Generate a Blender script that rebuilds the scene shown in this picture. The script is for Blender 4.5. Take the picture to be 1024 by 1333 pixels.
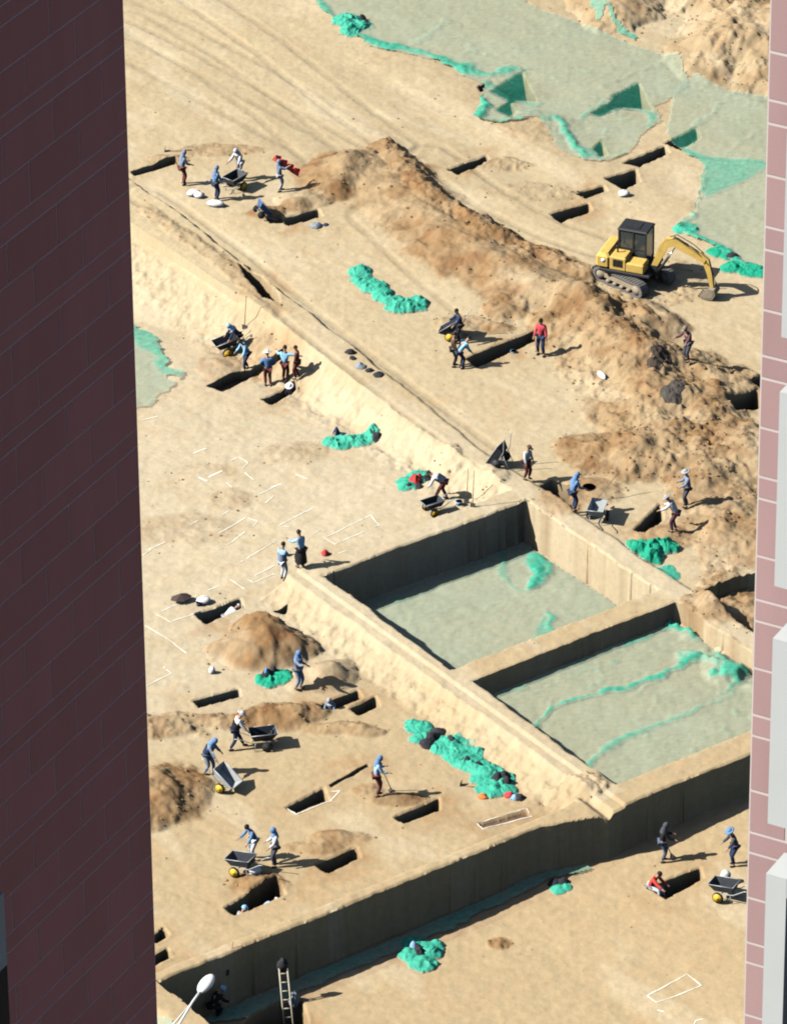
import bpy, math, random
import numpy as np
from mathutils import Vector, Matrix
for o in list(bpy.data.objects): bpy.data.objects.remove(o)
scn = bpy.context.scene
COL = scn.collection
rnd = random.Random(7)

# ------------------------------------------------------------------ camera
FPX = 7807.0; PITCH = math.radians(30.25); ROLL = math.atan(122 / 13380); DIST = 241.0
CAM = np.array([0, -DIST * math.cos(PITCH), DIST * math.sin(PITCH)])
FW = np.array([0, math.cos(PITCH), -math.sin(PITCH)])
_r0 = np.array([1.0, 0, 0]); _u0 = np.cross(_r0, FW)
RT = _r0 * math.cos(ROLL) - _u0 * math.sin(ROLL)
UP = _u0 * math.cos(ROLL) + _r0 * math.sin(ROLL)
cd = bpy.data.cameras.new('camera'); cam = bpy.data.objects.new('camera', cd); COL.objects.link(cam)
cd.sensor_fit = 'HORIZONTAL'; cd.sensor_width = 36.0; cd.lens = FPX / 1024 * 36.0
cd.clip_start = 1.0; cd.clip_end = 6000
M = Matrix(((RT[0], UP[0], -FW[0], CAM[0]), (RT[1], UP[1], -FW[1], CAM[1]), (RT[2], UP[2], -FW[2], CAM[2]), (0, 0, 0, 1)))
cam.matrix_world = M
scn.camera = cam
# ------------------------------------------------------------------ light
SUN_EL = math.radians(40); SUN_AZ = math.radians(261)          # azimuth clockwise from +Y
w = bpy.data.worlds.new('World'); scn.world = w; w.use_nodes = True
nt = w.node_tree; bg = nt.nodes['Background']
sky = nt.nodes.new('ShaderNodeTexSky'); sky.sky_type = 'NISHITA'; sky.sun_disc = False
sky.sun_elevation = SUN_EL; sky.sun_rotation = SUN_AZ
nt.links.new(sky.outputs[0], bg.inputs[0]); bg.inputs[1].default_value = 0.05
sl = bpy.data.lights.new('sun', 'SUN'); sl.energy = 5.0; sl.angle = math.radians(0.5); sl.color = (1.0, 0.96, 0.89)
sun = bpy.data.objects.new('sun', sl); COL.objects.link(sun)
sd = Vector((math.sin(SUN_AZ) * math.cos(SUN_EL), math.cos(SUN_AZ) * math.cos(SUN_EL), math.sin(SUN_EL)))
sun.rotation_euler = sd.to_track_quat('Z', 'Y').to_euler(); sun.location = (-60, -20, 90)
scn.view_settings.view_transform = 'Standard'; scn.view_settings.look = 'None'
scn.view_settings.exposure = 0.64; scn.view_settings.gamma = 1.0
scn.cycles.max_bounces = 6; scn.cycles.diffuse_bounces = 0; scn.cycles.transparent_max_bounces = 12
scn.cycles.filter_width = 2.0

# ------------------------------------------------------------------ numeric helpers
def ray(x, y): return (FW * FPX + RT * (x - 512) - UP * (y - 666.5)) / FPX
def at(x, y, z=0.0):
    d = ray(x, y); return CAM + d * ((z - CAM[2]) / d[2])
AZU = math.radians(54.5)
EU = np.array([math.sin(AZU), math.cos(AZU)]); EV = np.array([math.cos(AZU), -math.sin(AZU)])
_rng = np.random.RandomState(11)
_T = _rng.rand(16, 257, 257)
for _k in range(16): _T[_k, 256, :] = _T[_k, 0, :]; _T[_k, :, 256] = _T[_k, :, 0]
def vn(x, y, s=0):
    x = np.asarray(x, float) + 1000.0 + s * 13.7; y = np.asarray(y, float) + 1000.0 + s * 7.3
    xi = np.floor(x).astype(int); yi = np.floor(y).astype(int); fx = x - xi; fy = y - yi
    fx = fx * fx * (3 - 2 * fx); fy = fy * fy * (3 - 2 * fy); xi &= 255; yi &= 255; T = _T[s % 16]
    a = T[xi, yi]; b = T[xi + 1, yi]; c = T[xi, yi + 1]; d = T[xi + 1, yi + 1]
    return (a + (b - a) * fx) * (1 - fy) + (c + (d - c) * fx) * fy
def fbm(x, y, sc, oc=4, s=0, g=0.5):
    v = 0; a = 1; t = 0; f = 1 / sc
    for k in range(oc):
        v = v + a * vn(x * f, y * f, s + k); t += a; a *= g; f *= 2.03
    return v / t * 2 - 1
def ridged(x, y, sc, oc=3, s=0):
    v = 0; a = 1; t = 0; f = 1 / sc
    for k in range(oc):
        v = v + a * (1 - np.abs(2 * vn(x * f, y * f, s + k) - 1)); t += a; a *= 0.55; f *= 2.1
    return v / t
def ss(a, b, x):
    t = np.clip((x - a) / (b - a), 0, 1); return t * t * (3 - 2 * t)
def seg_dist(X, Y, pts):
    """distance to a polyline and the running parameter along it"""
    best = np.full(np.shape(X), 1e9); par = np.zeros(np.shape(X))
    n = len(pts) - 1
    for i in range(n):
        a = np.array(pts[i][:2]); b = np.array(pts[i + 1][:2]); d = b - a; L2 = d @ d + 1e-12
        t = np.clip(((X - a[0]) * d[0] + (Y - a[1]) * d[1]) / L2, 0, 1)
        dd = np.hypot(X - a[0] - t * d[0], Y - a[1] - t * d[1])
        m = dd < best; best = np.where(m, dd, best); par = np.where(m, i + t, par)
    return best, par
def in_poly(X, Y, P):
    ins = np.zeros(np.shape(X), bool); j = len(P) - 1
    for i in range(len(P)):
        xi, yi = P[i][:2]; xj, yj = P[j][:2]
        c = ((yi > Y) != (yj > Y)) & (X < (xj - xi) * (Y - yi) / (yj - yi + 1e-12) + xi)
        ins ^= c; j = i
    return ins

# ------------------------------------------------------------------ terrain levels
U1, U2 = 4.65, 5.6          # long baulk
ZM = lambda u, v: np.interp(v, [-30, -22, -10, 0, 3, 12], [-1.35, -1.3, -1.0, -0.6, -0.6, -0.65])
def zS(u): return np.interp(u, [-26, -12, -2, 4], [-2.3, -2.2, -1.65, -1.5])
def enoise(X, Y):
    return fbm(X, Y, 1.6, 4, 1) * 0.17 + fbm(X, Y, 0.35, 2, 6) * 0.03, fbm(X, Y, 2.1, 4, 3) * 0.10 + fbm(X, Y, 0.3, 2, 8) * 0.03
def pit_d(k, uu, vv):
    """signed distance (positive inside) to the cut edges"""
    if k == 0: return np.minimum(np.minimum(uu + 5.3, U1 - uu), np.minimum(vv - 2.6, 11.25 - vv))
    if k == 1: return np.minimum(np.minimum(uu + 5.3, U1 - uu), np.minimum(vv - 12.4, 21.5 - vv))
    if k == 2: return np.minimum(uu - U2 - .05, np.minimum(vv - 12.4, 21.5 - vv))
    if k == 3: return (vv - np.interp(uu, [-9.0, -6.6], [21.85, 22.75])) * .97
    return np.minimum(-26.0 - uu, vv - 20.5)
def base(X, Y, fine=True):
    """levels of the excavation units, baulks and faces, without graves and heaps"""
    X = np.asarray(X, float); Y = np.asarray(Y, float)
    u = X * EU[0] + Y * EU[1]; v = X * EV[0] + Y * EV[1]
    if fine:
        e, e2 = enoise(X, Y)
    else: e = e2 = np.zeros(X.shape)
    uu = u + e; vv = v + e2
    z = np.zeros(X.shape)
    # long baulk crown, slightly raised
    lift = 0.14 + 0.12 * ss(-6, -14, v)
    a1 = np.interp(v, [-34, -28, -18, -8, 2], [5.9, 5.9, 5.3, 4.8, U1])
    b1 = np.interp(v, [-34, -26, -12, -2], [7.6, 7.3, 6.45, U2])
    z = z + lift * ss(b1 + 0.28, b1, uu)
    # left units
    zm = ZM(u, v)
    foot = np.interp(v, [-34, -22, -18, -8, 1], [1.2, 1.9, 3.2, 3.4, 3.45])
    t = np.clip((a1 - uu) / (a1 - foot), 0, 1)
    prof = np.interp(t, [0, 0.12, 0.75, 1], [0, 0.30, 0.88, 1.0])
    zl = z * (1 - prof) + zm * prof
    strip = (vv > 1.55)
    z = np.where(u < 5.2, np.where(strip, z, zl), z)
    # strip baulk and L2 outer side
    t2 = np.clip((-6.35 - uu) / 1.25, 0, 1); p2 = np.interp(t2, [0, 0.15, 0.8, 1], [0, 0.42, 0.92, 1])
    zW = zm
    z = np.where((u < -5.8) & (vv > 1.55), 0.05 * (1 - p2) + zW * p2, z)
    # north corner of L2 blends into M
    # rim baulk along the south section
    rb = ss(20.7, 21.5, vv) * ss(-6.4, -6.9, u) * (u < -6)
    z = np.maximum(z, z * (1 - rb) + (0.0 + (fbm(X, Y, 1.2, 3, 2) * .06 if fine else 0)) * rb) if True else z
    # slumped earth at the foot of the right wall of the shallow pit
    deps = (-1.75, -0.75, -0.65, None)
    for k_ in range(4):
        d = pit_d(k_, uu, vv); k = np.clip(d / .03, 0, 1)
        if k_ == 3: fl = zS(u)
        else: fl = np.full(z.shape, deps[k_]) + (fbm(X, Y, 2.5, 3, 5) * 0.05 if fine else 0)
        if fine and k_ == 1:
            sl = ss(1.1, 0.0, U1 - uu); fl = fl + sl * 0.7 * np.clip(fbm(X, Y, 1.1, 3, 9) * 1.2 + .1, 0, 1)
        if k_ < 3: fl = np.minimum(fl, z)
        z = np.where(k > 0, z * (1 - k) + fl * k, z)
    # western baulk at the lower left
    kl = np.clip(pit_d(4, uu, vv) / .03, 0, 1)
    z = np.where(kl > 0, z * (1 - kl) + (0.0 - 0.5 * ss(0.9, 1.6, -26.0 - uu)) * kl, z)
    return z
def gp(x, y, dz=0.0):
    """pixel -> ground point on the levels"""
    ts = np.linspace(1.5, -3.5, 260); d = ray(x, y)
    P = CAM[None, :] + d[None, :] * ((ts - CAM[2]) / d[2])[:, None]
    zb = base(P[:, 0], P[:, 1], False)
    i = int(np.argmax(ts <= zb)); q = P[i].copy(); q[2] = zb[i]; return q

# heaps: (px, py, radius along image x (m), radius along view (m), height, brownness, roughness)
HEAPS = [
 (343, 846, 2.2, 1.8, 1.1, 1.0, .3), (335, 822, 1.2, .9, .5, .9, .2), (225, 1035, 1.6, 2.1, .5, 1.0, .5), (190, 1045, 1.6, 2.2, .5, 1.0, .5),
 (215, 945, 1.9, .9, .3, .75, .8), (290, 940, 1.6, .6, .22, .7, .7), (352, 935, 1.5, 1.1, .42, 1.0, .5), (395, 930, 1.0, .8, .25, .8, .6),
 (440, 950, 1.5, .5, .25, .7, .6), (472, 955, .9, .4, .22, .6, .6), (408, 885, 1.3, 1.0, .35, .6, .2), (435, 880, 1.0, 1.2, .4, .3, .2),
 (335, 1152, 1.1, .7, .18, .9, .6), (405, 1104, 1.3, .5, .14, .75, .4), (440, 1092, 1.2, .5, .2, .7, .4), (515, 1042, 1.2, .5, .18, .8, .4), (480,1030,.7,.5,.1,.5,.4),
 (345, 278, .9, .7, .28, .85, .5), (395, 262, 1.3, .8, .35, .4, .3), (385,270,.8,.5,.25,.9,.4), (215, 208, 1.2, .5, .15, .5, .4), (285, 195, 2.0, .6, .1, .5, .4),
 (285, 478, 1.1, 1.4, .18, .45, .3), (335, 445, .7, .6, .12, .4, .3), (330,395,1.2,1.5,.12,.2,.3),
 (660, 215, 1.2, .7, .12, .45, .6), (690, 250, 2.2, 1.0, .12, .2, .3), (760, 400, 1.5, 2.0, .5, .8, .6),
 (600, 425, 1.4, 1.1, .12, .5, .4), (660, 405, 1.2, 1.0, .35, .9, .6), (650,428,.8,.5,.15,.9,.6),
 (700, 165, 2.0, 1.6, .15, .2, .3), (850, 365, 2.6, 2.2, .10, .3, .6),
 (650, 1230, .45, .4, .10, .9, .9), (300,650,1,1,.04,.35,.3), (380,590,1.5,1,.05,.25,.3), (240,690,2.2,1.4,.05,.25,.2), (262,615,1.5,.7,.05,.25,.2),
 (803, 0, 2.2, 4.0, 1.1, .5, .3), (740, -60, 3.5, 3, .5, .5, .5), (960, 40, 2.8, 5.5, .9, .5, .26), (915, 75, 1.8, 3.2, .5, .5, .3), (1010, 60, 3, 6, 1.2, .35, .25), (940, -40, 4, 6, 1.2, .45, .3),
 (990, 700, 3, 3, .5, .7, .7), (870, 700, 1.3, 1.2, .2, .8, .5), (925, 660, 2.0, 2.6, .4, .8, .5), (960, 600, 2.4, 3.4, .5, .8, .6), (905, 620, 1.6, 1.6, .35, .8, .55),
 (820, 600, 2.2, 1.9, .4, .9, .8), (770, 585, 1.6, 1.4, .25, .85, .7), (870, 590, 2.2, 2.2, .5, .9, .8), (730,655,1.0,1.3,.12,.8,.4), (775,640,1.2,1.2,.15,.6,.4),
 (960, 800, 1.8, 2.4, .35, .9, .8), (925, 790, 1.2, 1.2, .25, .9, .8),
 (940, 875, .8, 1.2, .25, .3, .6), (585, 600, .6, 1.0, .2, .1, .5), (640, 620, .7, 1.0, .2, .1, .5),
 (750, 1030, 1.2, .8, .25, .2, .9), (690,660,.5,.5,.05,.2,.3),
]
RIDGES = [  # polyline px, half width m, height m, brown, rough
 ([(450, 225), (490, 228), (535, 270), (600, 320), (670, 360), (740, 395), (790, 430), (835, 470), (880, 520)], 2.4, .66, .8, .42),
 ([(500, 195), (560, 262), (630, 302), (700, 332), (765, 360)], .9, .38, 1.0, .95),
 ([(445, 250), (455, 215), (500, 200)], 1.0, .35, .8, .5),
 ([(760, 430), (800, 470), (830, 530), (860, 560)], 2.6, .55, .6, .9),
 ([(848, 425), (838, 408), (870, 425)], 1.1, .55, .5, .4),
 ([(850, 480), (900, 480), (935, 500), (930, 560), (985, 600)], 1.7, .45, .5, .8),
 ([(190, 272), (260, 320), (330, 375)], .5, .12, .3, .5),
]
_HP = []
for (x, y, rx, ry, h, b, r) in HEAPS:
    g = gp(x, y); _HP.append((g[0], g[1], rx, ry, h, b, r))
_RP = [([tuple(gp(*p)[:2]) for p in pl], wd, h, b, r) for pl, wd, h, b, r in RIDGES]

# graves and shafts: px outline, depth
GRAVES = [
 ([(170,223),(228,206),(232,212),(175,229)], .55), ([(362,286),(413,272),(418,281),(376,293)], 1.3), ([(346,284),(366,281),(376,290),(352,290)], .5),
 ([(583,221),(632,203),(636,209),(596,227)], 1.4), ([(717,278),(765,264),(769,274),(730,288)], 1.5), ([(750,251),(785,241),(789,248),(763,257)], 1.4),
 ([(788,231),(827,220),(832,236),(812,245)], 1.6), ([(812,211),(864,190),(870,198),(832,216)], 1.3), ([(866,186),(905,167),(911,179),(886,194)], 1.5),
 ([(767,197),(782,183),(790,201),(778,204)], 1.2), ([(793,128),(831,108),(848,145),(812,141)], 2.0), ([(766,149),(800,130),(812,139),(780,151)], 1.0),
 ([(637,120),(679,94),(700,136),(662,133)], 1.8), ([(645,144),(663,132),(673,147),(665,153)], 1.2), ([(622,113),(640,104),(645,108),(626,119)], 1.0),
 ([(606,466),(694,431),(700,441),(620,478)], 1.3), ([(311,342),(340,359),(360,380),(363,393),(342,387),(322,364)], 1.5),
 ([(268,503),(312,484),(372,452),(374,462),(330,490),(290,511)], .35), ([(341,520),(383,496),(389,504),(354,526)], 1.4),
 ([(945,526),(985,508),(991,530),(958,541)], 1.7), ([(976,496),(990,490),(995,503),(988,504)], 1.3),
 ([(702,632),(718,625),(746,633),(739,652),(726,650)], .9), ([(826,690),(859,656),(863,676),(839,694)], 1.5),
 ([(254,800),(312,780),(315,790),(268,812)], 1.2), ([(357,796),(375,787),(371,799)], .5), ([(252,912),(310,896),(312,906),(259,920)], 1.3),
 ([(413,920),(465,899),(470,909),(422,928)], 1.2), ([(456,923),(488,907),(493,918),(466,931)], 1.3), ([(372,1052),(420,1027),(427,1042),(385,1059)], 1.5),
 ([(514,1065),(570,1040),(571,1055),(525,1072)], 1.5), ([(411,1127),(463,1104),(468,1117),(426,1137)], 1.3), ([(293,1183),(360,1143),(370,1165),(306,1191)], 1.5),
 ([(196,1222),(212,1208),(219,1218),(203,1228)], .9), ([(196,1248),(217,1234),(223,1247),(200,1258)], 1.0), ([(844,1155),(910,1130),(914,1143),(866,1170)], 1.4),
 ([(300,1345),(352,1310),(392,1304),(400,1330),(394,1350),(340,1375)], 1.6), ([(623,1072),(684,1056),(688,1063),(630,1078)], .10),
 ([(428,1023),(478,996),(480,999),(431,1026)], .25),
 ([(905,775),(978,748),(990,752),(990,770),(960,775),(930,790),(916,785)], .0),
]
_GP = []
for pts, dep in GRAVES:
    if dep <= 0: continue
    W = np.array([gp(*p)[:2] for p in pts]); c = W.mean(0)
    A = 0.5 * sum(W[i][0] * W[(i + 1) % len(W)][1] - W[(i + 1) % len(W)][0] * W[i][1] for i in range(len(W)))
    if A < 0: W = W[::-1]
    _GP.append((W, dep, W.min(0) - .4, W.max(0) + .4))
def poly_sd(X, Y, W):
    d = np.full(X.shape, 1e9)
    for i in range(len(W)):
        dd, _ = seg_dist(X, Y, [W[i], W[(i + 1) % len(W)]]); d = np.minimum(d, dd)
    return np.where(in_poly(X, Y, W), -d, d)
def grave_d(X, Y, W): return poly_sd(X, Y, W) - .03 + fbm(X, Y, .8, 2, 5) * .03
TRACKS = [([(150,5),(230,40),(330,95),(430,150),(500,190)],.12), ([(170,25),(260,80),(360,150),(430,215)],.12), ([(250,-10),(350,60),(450,140),(520,190)],.15), ([(190,250),(300,330),(420,430),(560,540),(640,600)],.2),
          ([(480,280),(560,355),(640,420)],.15), ([(560,200),(640,260),(720,300),(780,320)],.2), ([(160,60),(290,130),(420,200)],.1)]
_TP = [([tuple(gp(*p)[:2]) for p in pl], w_) for pl, w_ in TRACKS]

def H(X, Y, graves=True, full=False):
    X = np.asarray(X, float); Y = np.asarray(Y, float); shp = X.shape; X = X.ravel(); Y = Y.ravel()
    z = base(X, Y); u = X * EU[0] + Y * EU[1]; v = X * EV[0] + Y * EV[1]
    brown = np.zeros(X.shape); rough = np.full(X.shape, .12)
    n1 = fbm(X, Y, 1.1, 4, 2); clod = None
    for (cx, cy, rx, ry, h, b, r) in _HP:
        m = (np.abs(X - cx) < rx * 1.7) & (np.abs(Y - cy) < ry * 1.7)
        if not m.any(): continue
        d = np.sqrt(((X[m] - cx) / rx) ** 2 + ((Y[m] - cy) / ry) ** 2) + n1[m] * (.18 + .22 * r)
        k = np.clip(1 - d, 0, 1); k = k ** 0.9 * (1.25 - .25 * k); z[m] += h * k
        q = ss(1.12, .8, d); brown[m] = np.maximum(brown[m], b * q); rough[m] = np.maximum(rough[m], r * q)
    for (pl, wd, h, b, r) in _RP:
        bb = np.array(pl); m = (X > bb[:, 0].min() - 2 * wd) & (X < bb[:, 0].max() + 2 * wd) & (Y > bb[:, 1].min() - 2 * wd) & (Y < bb[:, 1].max() + 2 * wd)
        if not m.any(): continue
        d, _ = seg_dist(X[m], Y[m], pl); d = d / wd + n1[m] * .35
        k = np.clip(1 - d, 0, 1); z[m] += h * (k * k * (3 - 2 * k) * .6 + k * .4) * (1 + .25 * n1[m])
        q = ss(1.1, .75, d); brown[m] = np.maximum(brown[m], b * q); rough[m] = np.maximum(rough[m], r * q)
    # faces are rough
    fc = np.maximum(ss(2.0, 3.6, u) * ss(5.0, 4.7, u) * (v < 1.4), ss(-7.9, -7.5, u) * ss(-6.2, -6.5, u) * (v > 1.6) * (v < 20.8))
    rough = np.maximum(rough, fc * .62)
    clod = ridged(X, Y, .38, 4, 4); lump = fbm(X, Y, .42, 5, 7, .6)
    z = z + rough * (lump * .18 + (clod - .5) * .18)
    z = z + fbm(X, Y, .9, 3, 10) * .02 + fbm(X, Y, 6, 2, 12) * .04
    tr = np.zeros(X.shape)
    for pl, wd in _TP:
        d, _ = seg_dist(X, Y, pl); dd = np.abs(d - .85)
        t = ss(.30, .05, dd) * (.6 + .6 * vn(X * 1.2, Y * 1.2, 3)); z = z - wd * .22 * t; tr = np.maximum(tr, t)
    dk = np.zeros(X.shape)
    if graves:
        for W, dep, lo, hi in _GP:
            m = (X > lo[0]) & (X < hi[0]) & (Y > lo[1]) & (Y < hi[1])
            if not m.any(): continue
            sdv = grave_d(X[m], Y[m], W)
            k = np.clip(-sdv / .028, 0, 1); z[m] -= dep * 1.25 * k; dk[m] = np.maximum(dk[m], k)
            rim = ss(.22, .03, np.abs(sdv)) ; z[m] += rim * (1 - k) * .03 * (.5 + lump[m])
    if full:
        return z.reshape(shp), brown, rough, tr, dk, n1, u, v
    return z.reshape(shp)
def gz(x, y, graves=True): return float(H(np.array([x]), np.array([y]), graves)[0])
def g(x, y, graves=True):
    """pixel -> point on the modelled ground"""
    ts = np.linspace(2.6, -4.5, 300); d = ray(x, y)
    P = CAM[None, :] + d[None, :] * ((ts - CAM[2]) / d[2])[:, None]
    zb = H(P[:, 0], P[:, 1], graves)
    i = int(np.argmax(ts <= zb)); q = P[i].copy(); q[2] = zb[i]; return q

# ------------------------------------------------------------------ materials
def newmat(name):
    m = bpy.data.materials.new(name); m.use_nodes = True; return m, m.node_tree, m.node_tree.nodes['Principled BSDF']
_mc = {}
def mat(name, col, rough=.7, var=.12, metal=0.0, scale=6.0, bump=0.0, spec=.3):
    if name in _mc: return _mc[name]
    m, t, b = newmat(name); N = t.nodes; L = t.links
    tc = N.new('ShaderNodeTexCoord'); ns = N.new('ShaderNodeTexNoise'); ns.inputs['Scale'].default_value = scale; ns.inputs['Detail'].default_value = 5
    L.new(tc.outputs['Object'], ns.inputs['Vector'])
    mx = N.new('ShaderNodeMix'); mx.data_type = 'RGBA'
    L.new(ns.outputs['Fac'], mx.inputs[0])
    mx.inputs[6].default_value = (*[c * (1 - var * 1.6) for c in col], 1); mx.inputs[7].default_value = (*[min(1, c * (1 + var * 1.6)) for c in col], 1)
    L.new(mx.outputs[2], b.inputs['Base Color'])
    b.inputs['Roughness'].default_value = rough; b.inputs['Metallic'].default_value = metal; b.inputs['Specular IOR Level'].default_value = spec
    if bump:
        bp = N.new('ShaderNodeBump'); bp.inputs['Strength'].default_value = bump; bp.inputs['Distance'].default_value = .02
        L.new(ns.outputs['Fac'], bp.inputs['Height']); L.new(bp.outputs[0], b.inputs['Normal'])
    _mc[name] = m; return m
def soil_material():
    m, t, b = newmat('soil'); N = t.nodes; L = t.links
    at_ = N.new('ShaderNodeAttribute'); at_.attribute_name = 'soil_colour'
    geo = N.new('ShaderNodeNewGeometry')
    n1 = N.new('ShaderNodeTexNoise'); n1.inputs['Scale'].default_value = 3.2; n1.inputs['Detail'].default_value = 9; n1.inputs['Roughness'].default_value = .68
    n2 = N.new('ShaderNodeTexNoise'); n2.inputs['Scale'].default_value = 14; n2.inputs['Detail'].default_value = 6; n2.inputs['Roughness'].default_value = .7
    for n in (n1, n2): L.new(geo.outputs['Position'], n.inputs['Vector'])
    mr = N.new('ShaderNodeMapRange'); mr.inputs[1].default_value = .25; mr.inputs[2].default_value = .75; mr.inputs[3].default_value = .88; mr.inputs[4].default_value = 1.10
    L.new(n1.outputs['Fac'], mr.inputs[0])
    mr2 = N.new('ShaderNodeMapRange'); mr2.inputs[1].default_value = .3; mr2.inputs[2].default_value = .7; mr2.inputs[3].default_value = .93; mr2.inputs[4].default_value = 1.06
    L.new(n2.outputs['Fac'], mr2.inputs[0])
    mu = N.new('ShaderNodeMath'); mu.operation = 'MULTIPLY'; L.new(mr.outputs[0], mu.inputs[0]); L.new(mr2.outputs[0], mu.inputs[1])
    vm = N.new('ShaderNodeVectorMath'); vm.operation = 'SCALE'; L.new(at_.outputs['Color'], vm.inputs[0]); L.new(mu.outputs[0], vm.inputs['Scale'])
    L.new(vm.outputs[0], b.inputs['Base Color'])
    b.inputs['Roughness'].default_value = .95; b.inputs['Specular IOR Level'].default_value = .08
    bp = N.new('ShaderNodeBump'); bp.inputs['Strength'].default_value = .38; bp.inputs['Distance'].default_value = .05
    ad = N.new('ShaderNodeMath'); ad.operation = 'ADD'; L.new(n1.outputs['Fac'], ad.inputs[0])
    sc = N.new('ShaderNodeMath'); sc.operation = 'MULTIPLY'; sc.inputs[1].default_value = .35; L.new(n2.outputs['Fac'], sc.inputs[0]); L.new(sc.outputs[0], ad.inputs[1])
    L.new(ad.outputs[0], bp.inputs['Height']); L.new(bp.outputs[0], b.inputs['Normal'])
    return m
def net_material(name, c1, c2):
    m, t, b = newmat(name); N = t.nodes; L = t.links
    a = N.new('ShaderNodeAttribute'); a.attribute_name = 'net_cover'
    geo = N.new('ShaderNodeNewGeometry')
    n1 = N.new('ShaderNodeTexNoise'); n1.inputs['Scale'].default_value = 4.5; n1.inputs['Detail'].default_value = 8; n1.inputs['Roughness'].default_value = .6
    L.new(geo.outputs['Position'], n1.inputs['Vector'])
    mx = N.new('ShaderNodeMix'); mx.data_type = 'RGBA'; mx.inputs[6].default_value = (*c1, 1); mx.inputs[7].default_value = (*c2, 1); L.new(n1.outputs['Fac'], mx.inputs[0])
    rs = N.new('ShaderNodeMapRange'); rs.inputs[1].default_value = .52; rs.inputs[2].default_value = .82; L.new(a.outputs['Fac'], rs.inputs[0])
    m0 = N.new('ShaderNodeMix'); m0.data_type = 'RGBA'; m0.inputs[6].default_value = (.50, .635, .49, 1)
    r2_ = N.new('ShaderNodeMapRange'); r2_.inputs[1].default_value = .37; r2_.inputs[2].default_value = .31; L.new(a.outputs['Fac'], r2_.inputs[0])
    mxx = N.new('ShaderNodeMath'); mxx.operation = 'MAXIMUM'; L.new(rs.outputs[0], mxx.inputs[0]); L.new(r2_.outputs[0], mxx.inputs[1]); L.new(mxx.outputs[0], m0.inputs[0]); L.new(mx.outputs[2], m0.inputs[7]); mx = m0
    L.new(mx.outputs[2], b.inputs['Base Color']); b.inputs['Roughness'].default_value = .6; b.inputs['Specular IOR Level'].default_value = .2
    tl = N.new('ShaderNodeBsdfTranslucent'); L.new(mx.outputs[2], tl.inputs[0])
    ms = N.new('ShaderNodeMixShader'); ms.inputs[0].default_value = .25; L.new(b.outputs[0], ms.inputs[1]); L.new(tl.outputs[0], ms.inputs[2])
    tr = N.new('ShaderNodeBsdfTransparent')
    mr = N.new('ShaderNodeMapRange'); mr.inputs[1].default_value = .3; mr.inputs[2].default_value = .7; mr.inputs[3].default_value = .82; mr.inputs[4].default_value = 1.2; L.new(n1.outputs['Fac'], mr.inputs[0])
    mu = N.new('ShaderNodeMath'); mu.operation = 'MULTIPLY'; mu.use_clamp = True; L.new(a.outputs['Fac'], mu.inputs[0]); L.new(mr.outputs[0], mu.inputs[1])
    m2 = N.new('ShaderNodeMixShader'); L.new(mu.outputs[0], m2.inputs[0]); L.new(tr.outputs[0], m2.inputs[1]); L.new(ms.outputs[0], m2.inputs[2])
    L.new(m2.outputs[0], N['Material Output'].inputs[0]); return m
SOIL = soil_material()
NET = net_material('green_net', (.03, .38, .245), (.11, .66, .47))
NETD = net_material('deep_green_net', (.012, .33, .19), (.03, .50, .31))

# ------------------------------------------------------------------ mesh helpers
def raw_mesh(name, V, Q, smooth=True):
    me = bpy.data.meshes.new(name); n = len(Q); k = Q.shape[1]
    me.vertices.add(len(V)); me.vertices.foreach_set('co', np.ascontiguousarray(V, dtype=np.float32).ravel())
    me.loops.add(n * k); me.loops.foreach_set('vertex_index', np.ascontiguousarray(Q, dtype=np.int32).ravel())
    me.polygons.add(n); me.polygons.foreach_set('loop_start', np.arange(0, n * k, k, dtype=np.int32)); me.polygons.foreach_set('loop_total', np.full(n, k, dtype=np.int32))
    me.polygons.foreach_set('use_smooth', np.full(n, smooth, dtype=bool))
    me.update(); return me
def link(name, me, m=None, parent=None):
    o = bpy.data.objects.new(name, me); COL.objects.link(o)
    if m is not None and not me.materials: me.materials.append(m)
    if parent is not None: o.parent = parent
    return o
def tag(o, label=None, cat=None, group=None, kind=None):
    if label: o['label'] = label
    if cat: o['category'] = cat
    if group: o['group'] = group
    if kind: o['kind'] = kind
    return o
def empty(name, loc, rz=0.0, scale=1.0):
    o = bpy.data.objects.new(name, None); COL.objects.link(o); o.location = loc; o.rotation_euler = (0, 0, rz); o.scale = (scale,) * 3; o.empty_display_size = .2
    return o
def masked_grid(X, Y, mask):
    idx = -np.ones(X.shape, int)
    q = mask[:-1, :-1] & mask[1:, :-1] & mask[1:, 1:] & mask[:-1, 1:]
    use = np.zeros(X.shape, bool); use[:-1, :-1] |= q; use[1:, :-1] |= q; use[1:, 1:] |= q; use[:-1, 1:] |= q
    idx[use] = np.arange(use.sum())
    Q = np.stack([idx[:-1, :-1][q], idx[1:, :-1][q], idx[1:, 1:][q], idx[:-1, 1:][q]], 1)
    return X[use], Y[use], Q
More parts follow.
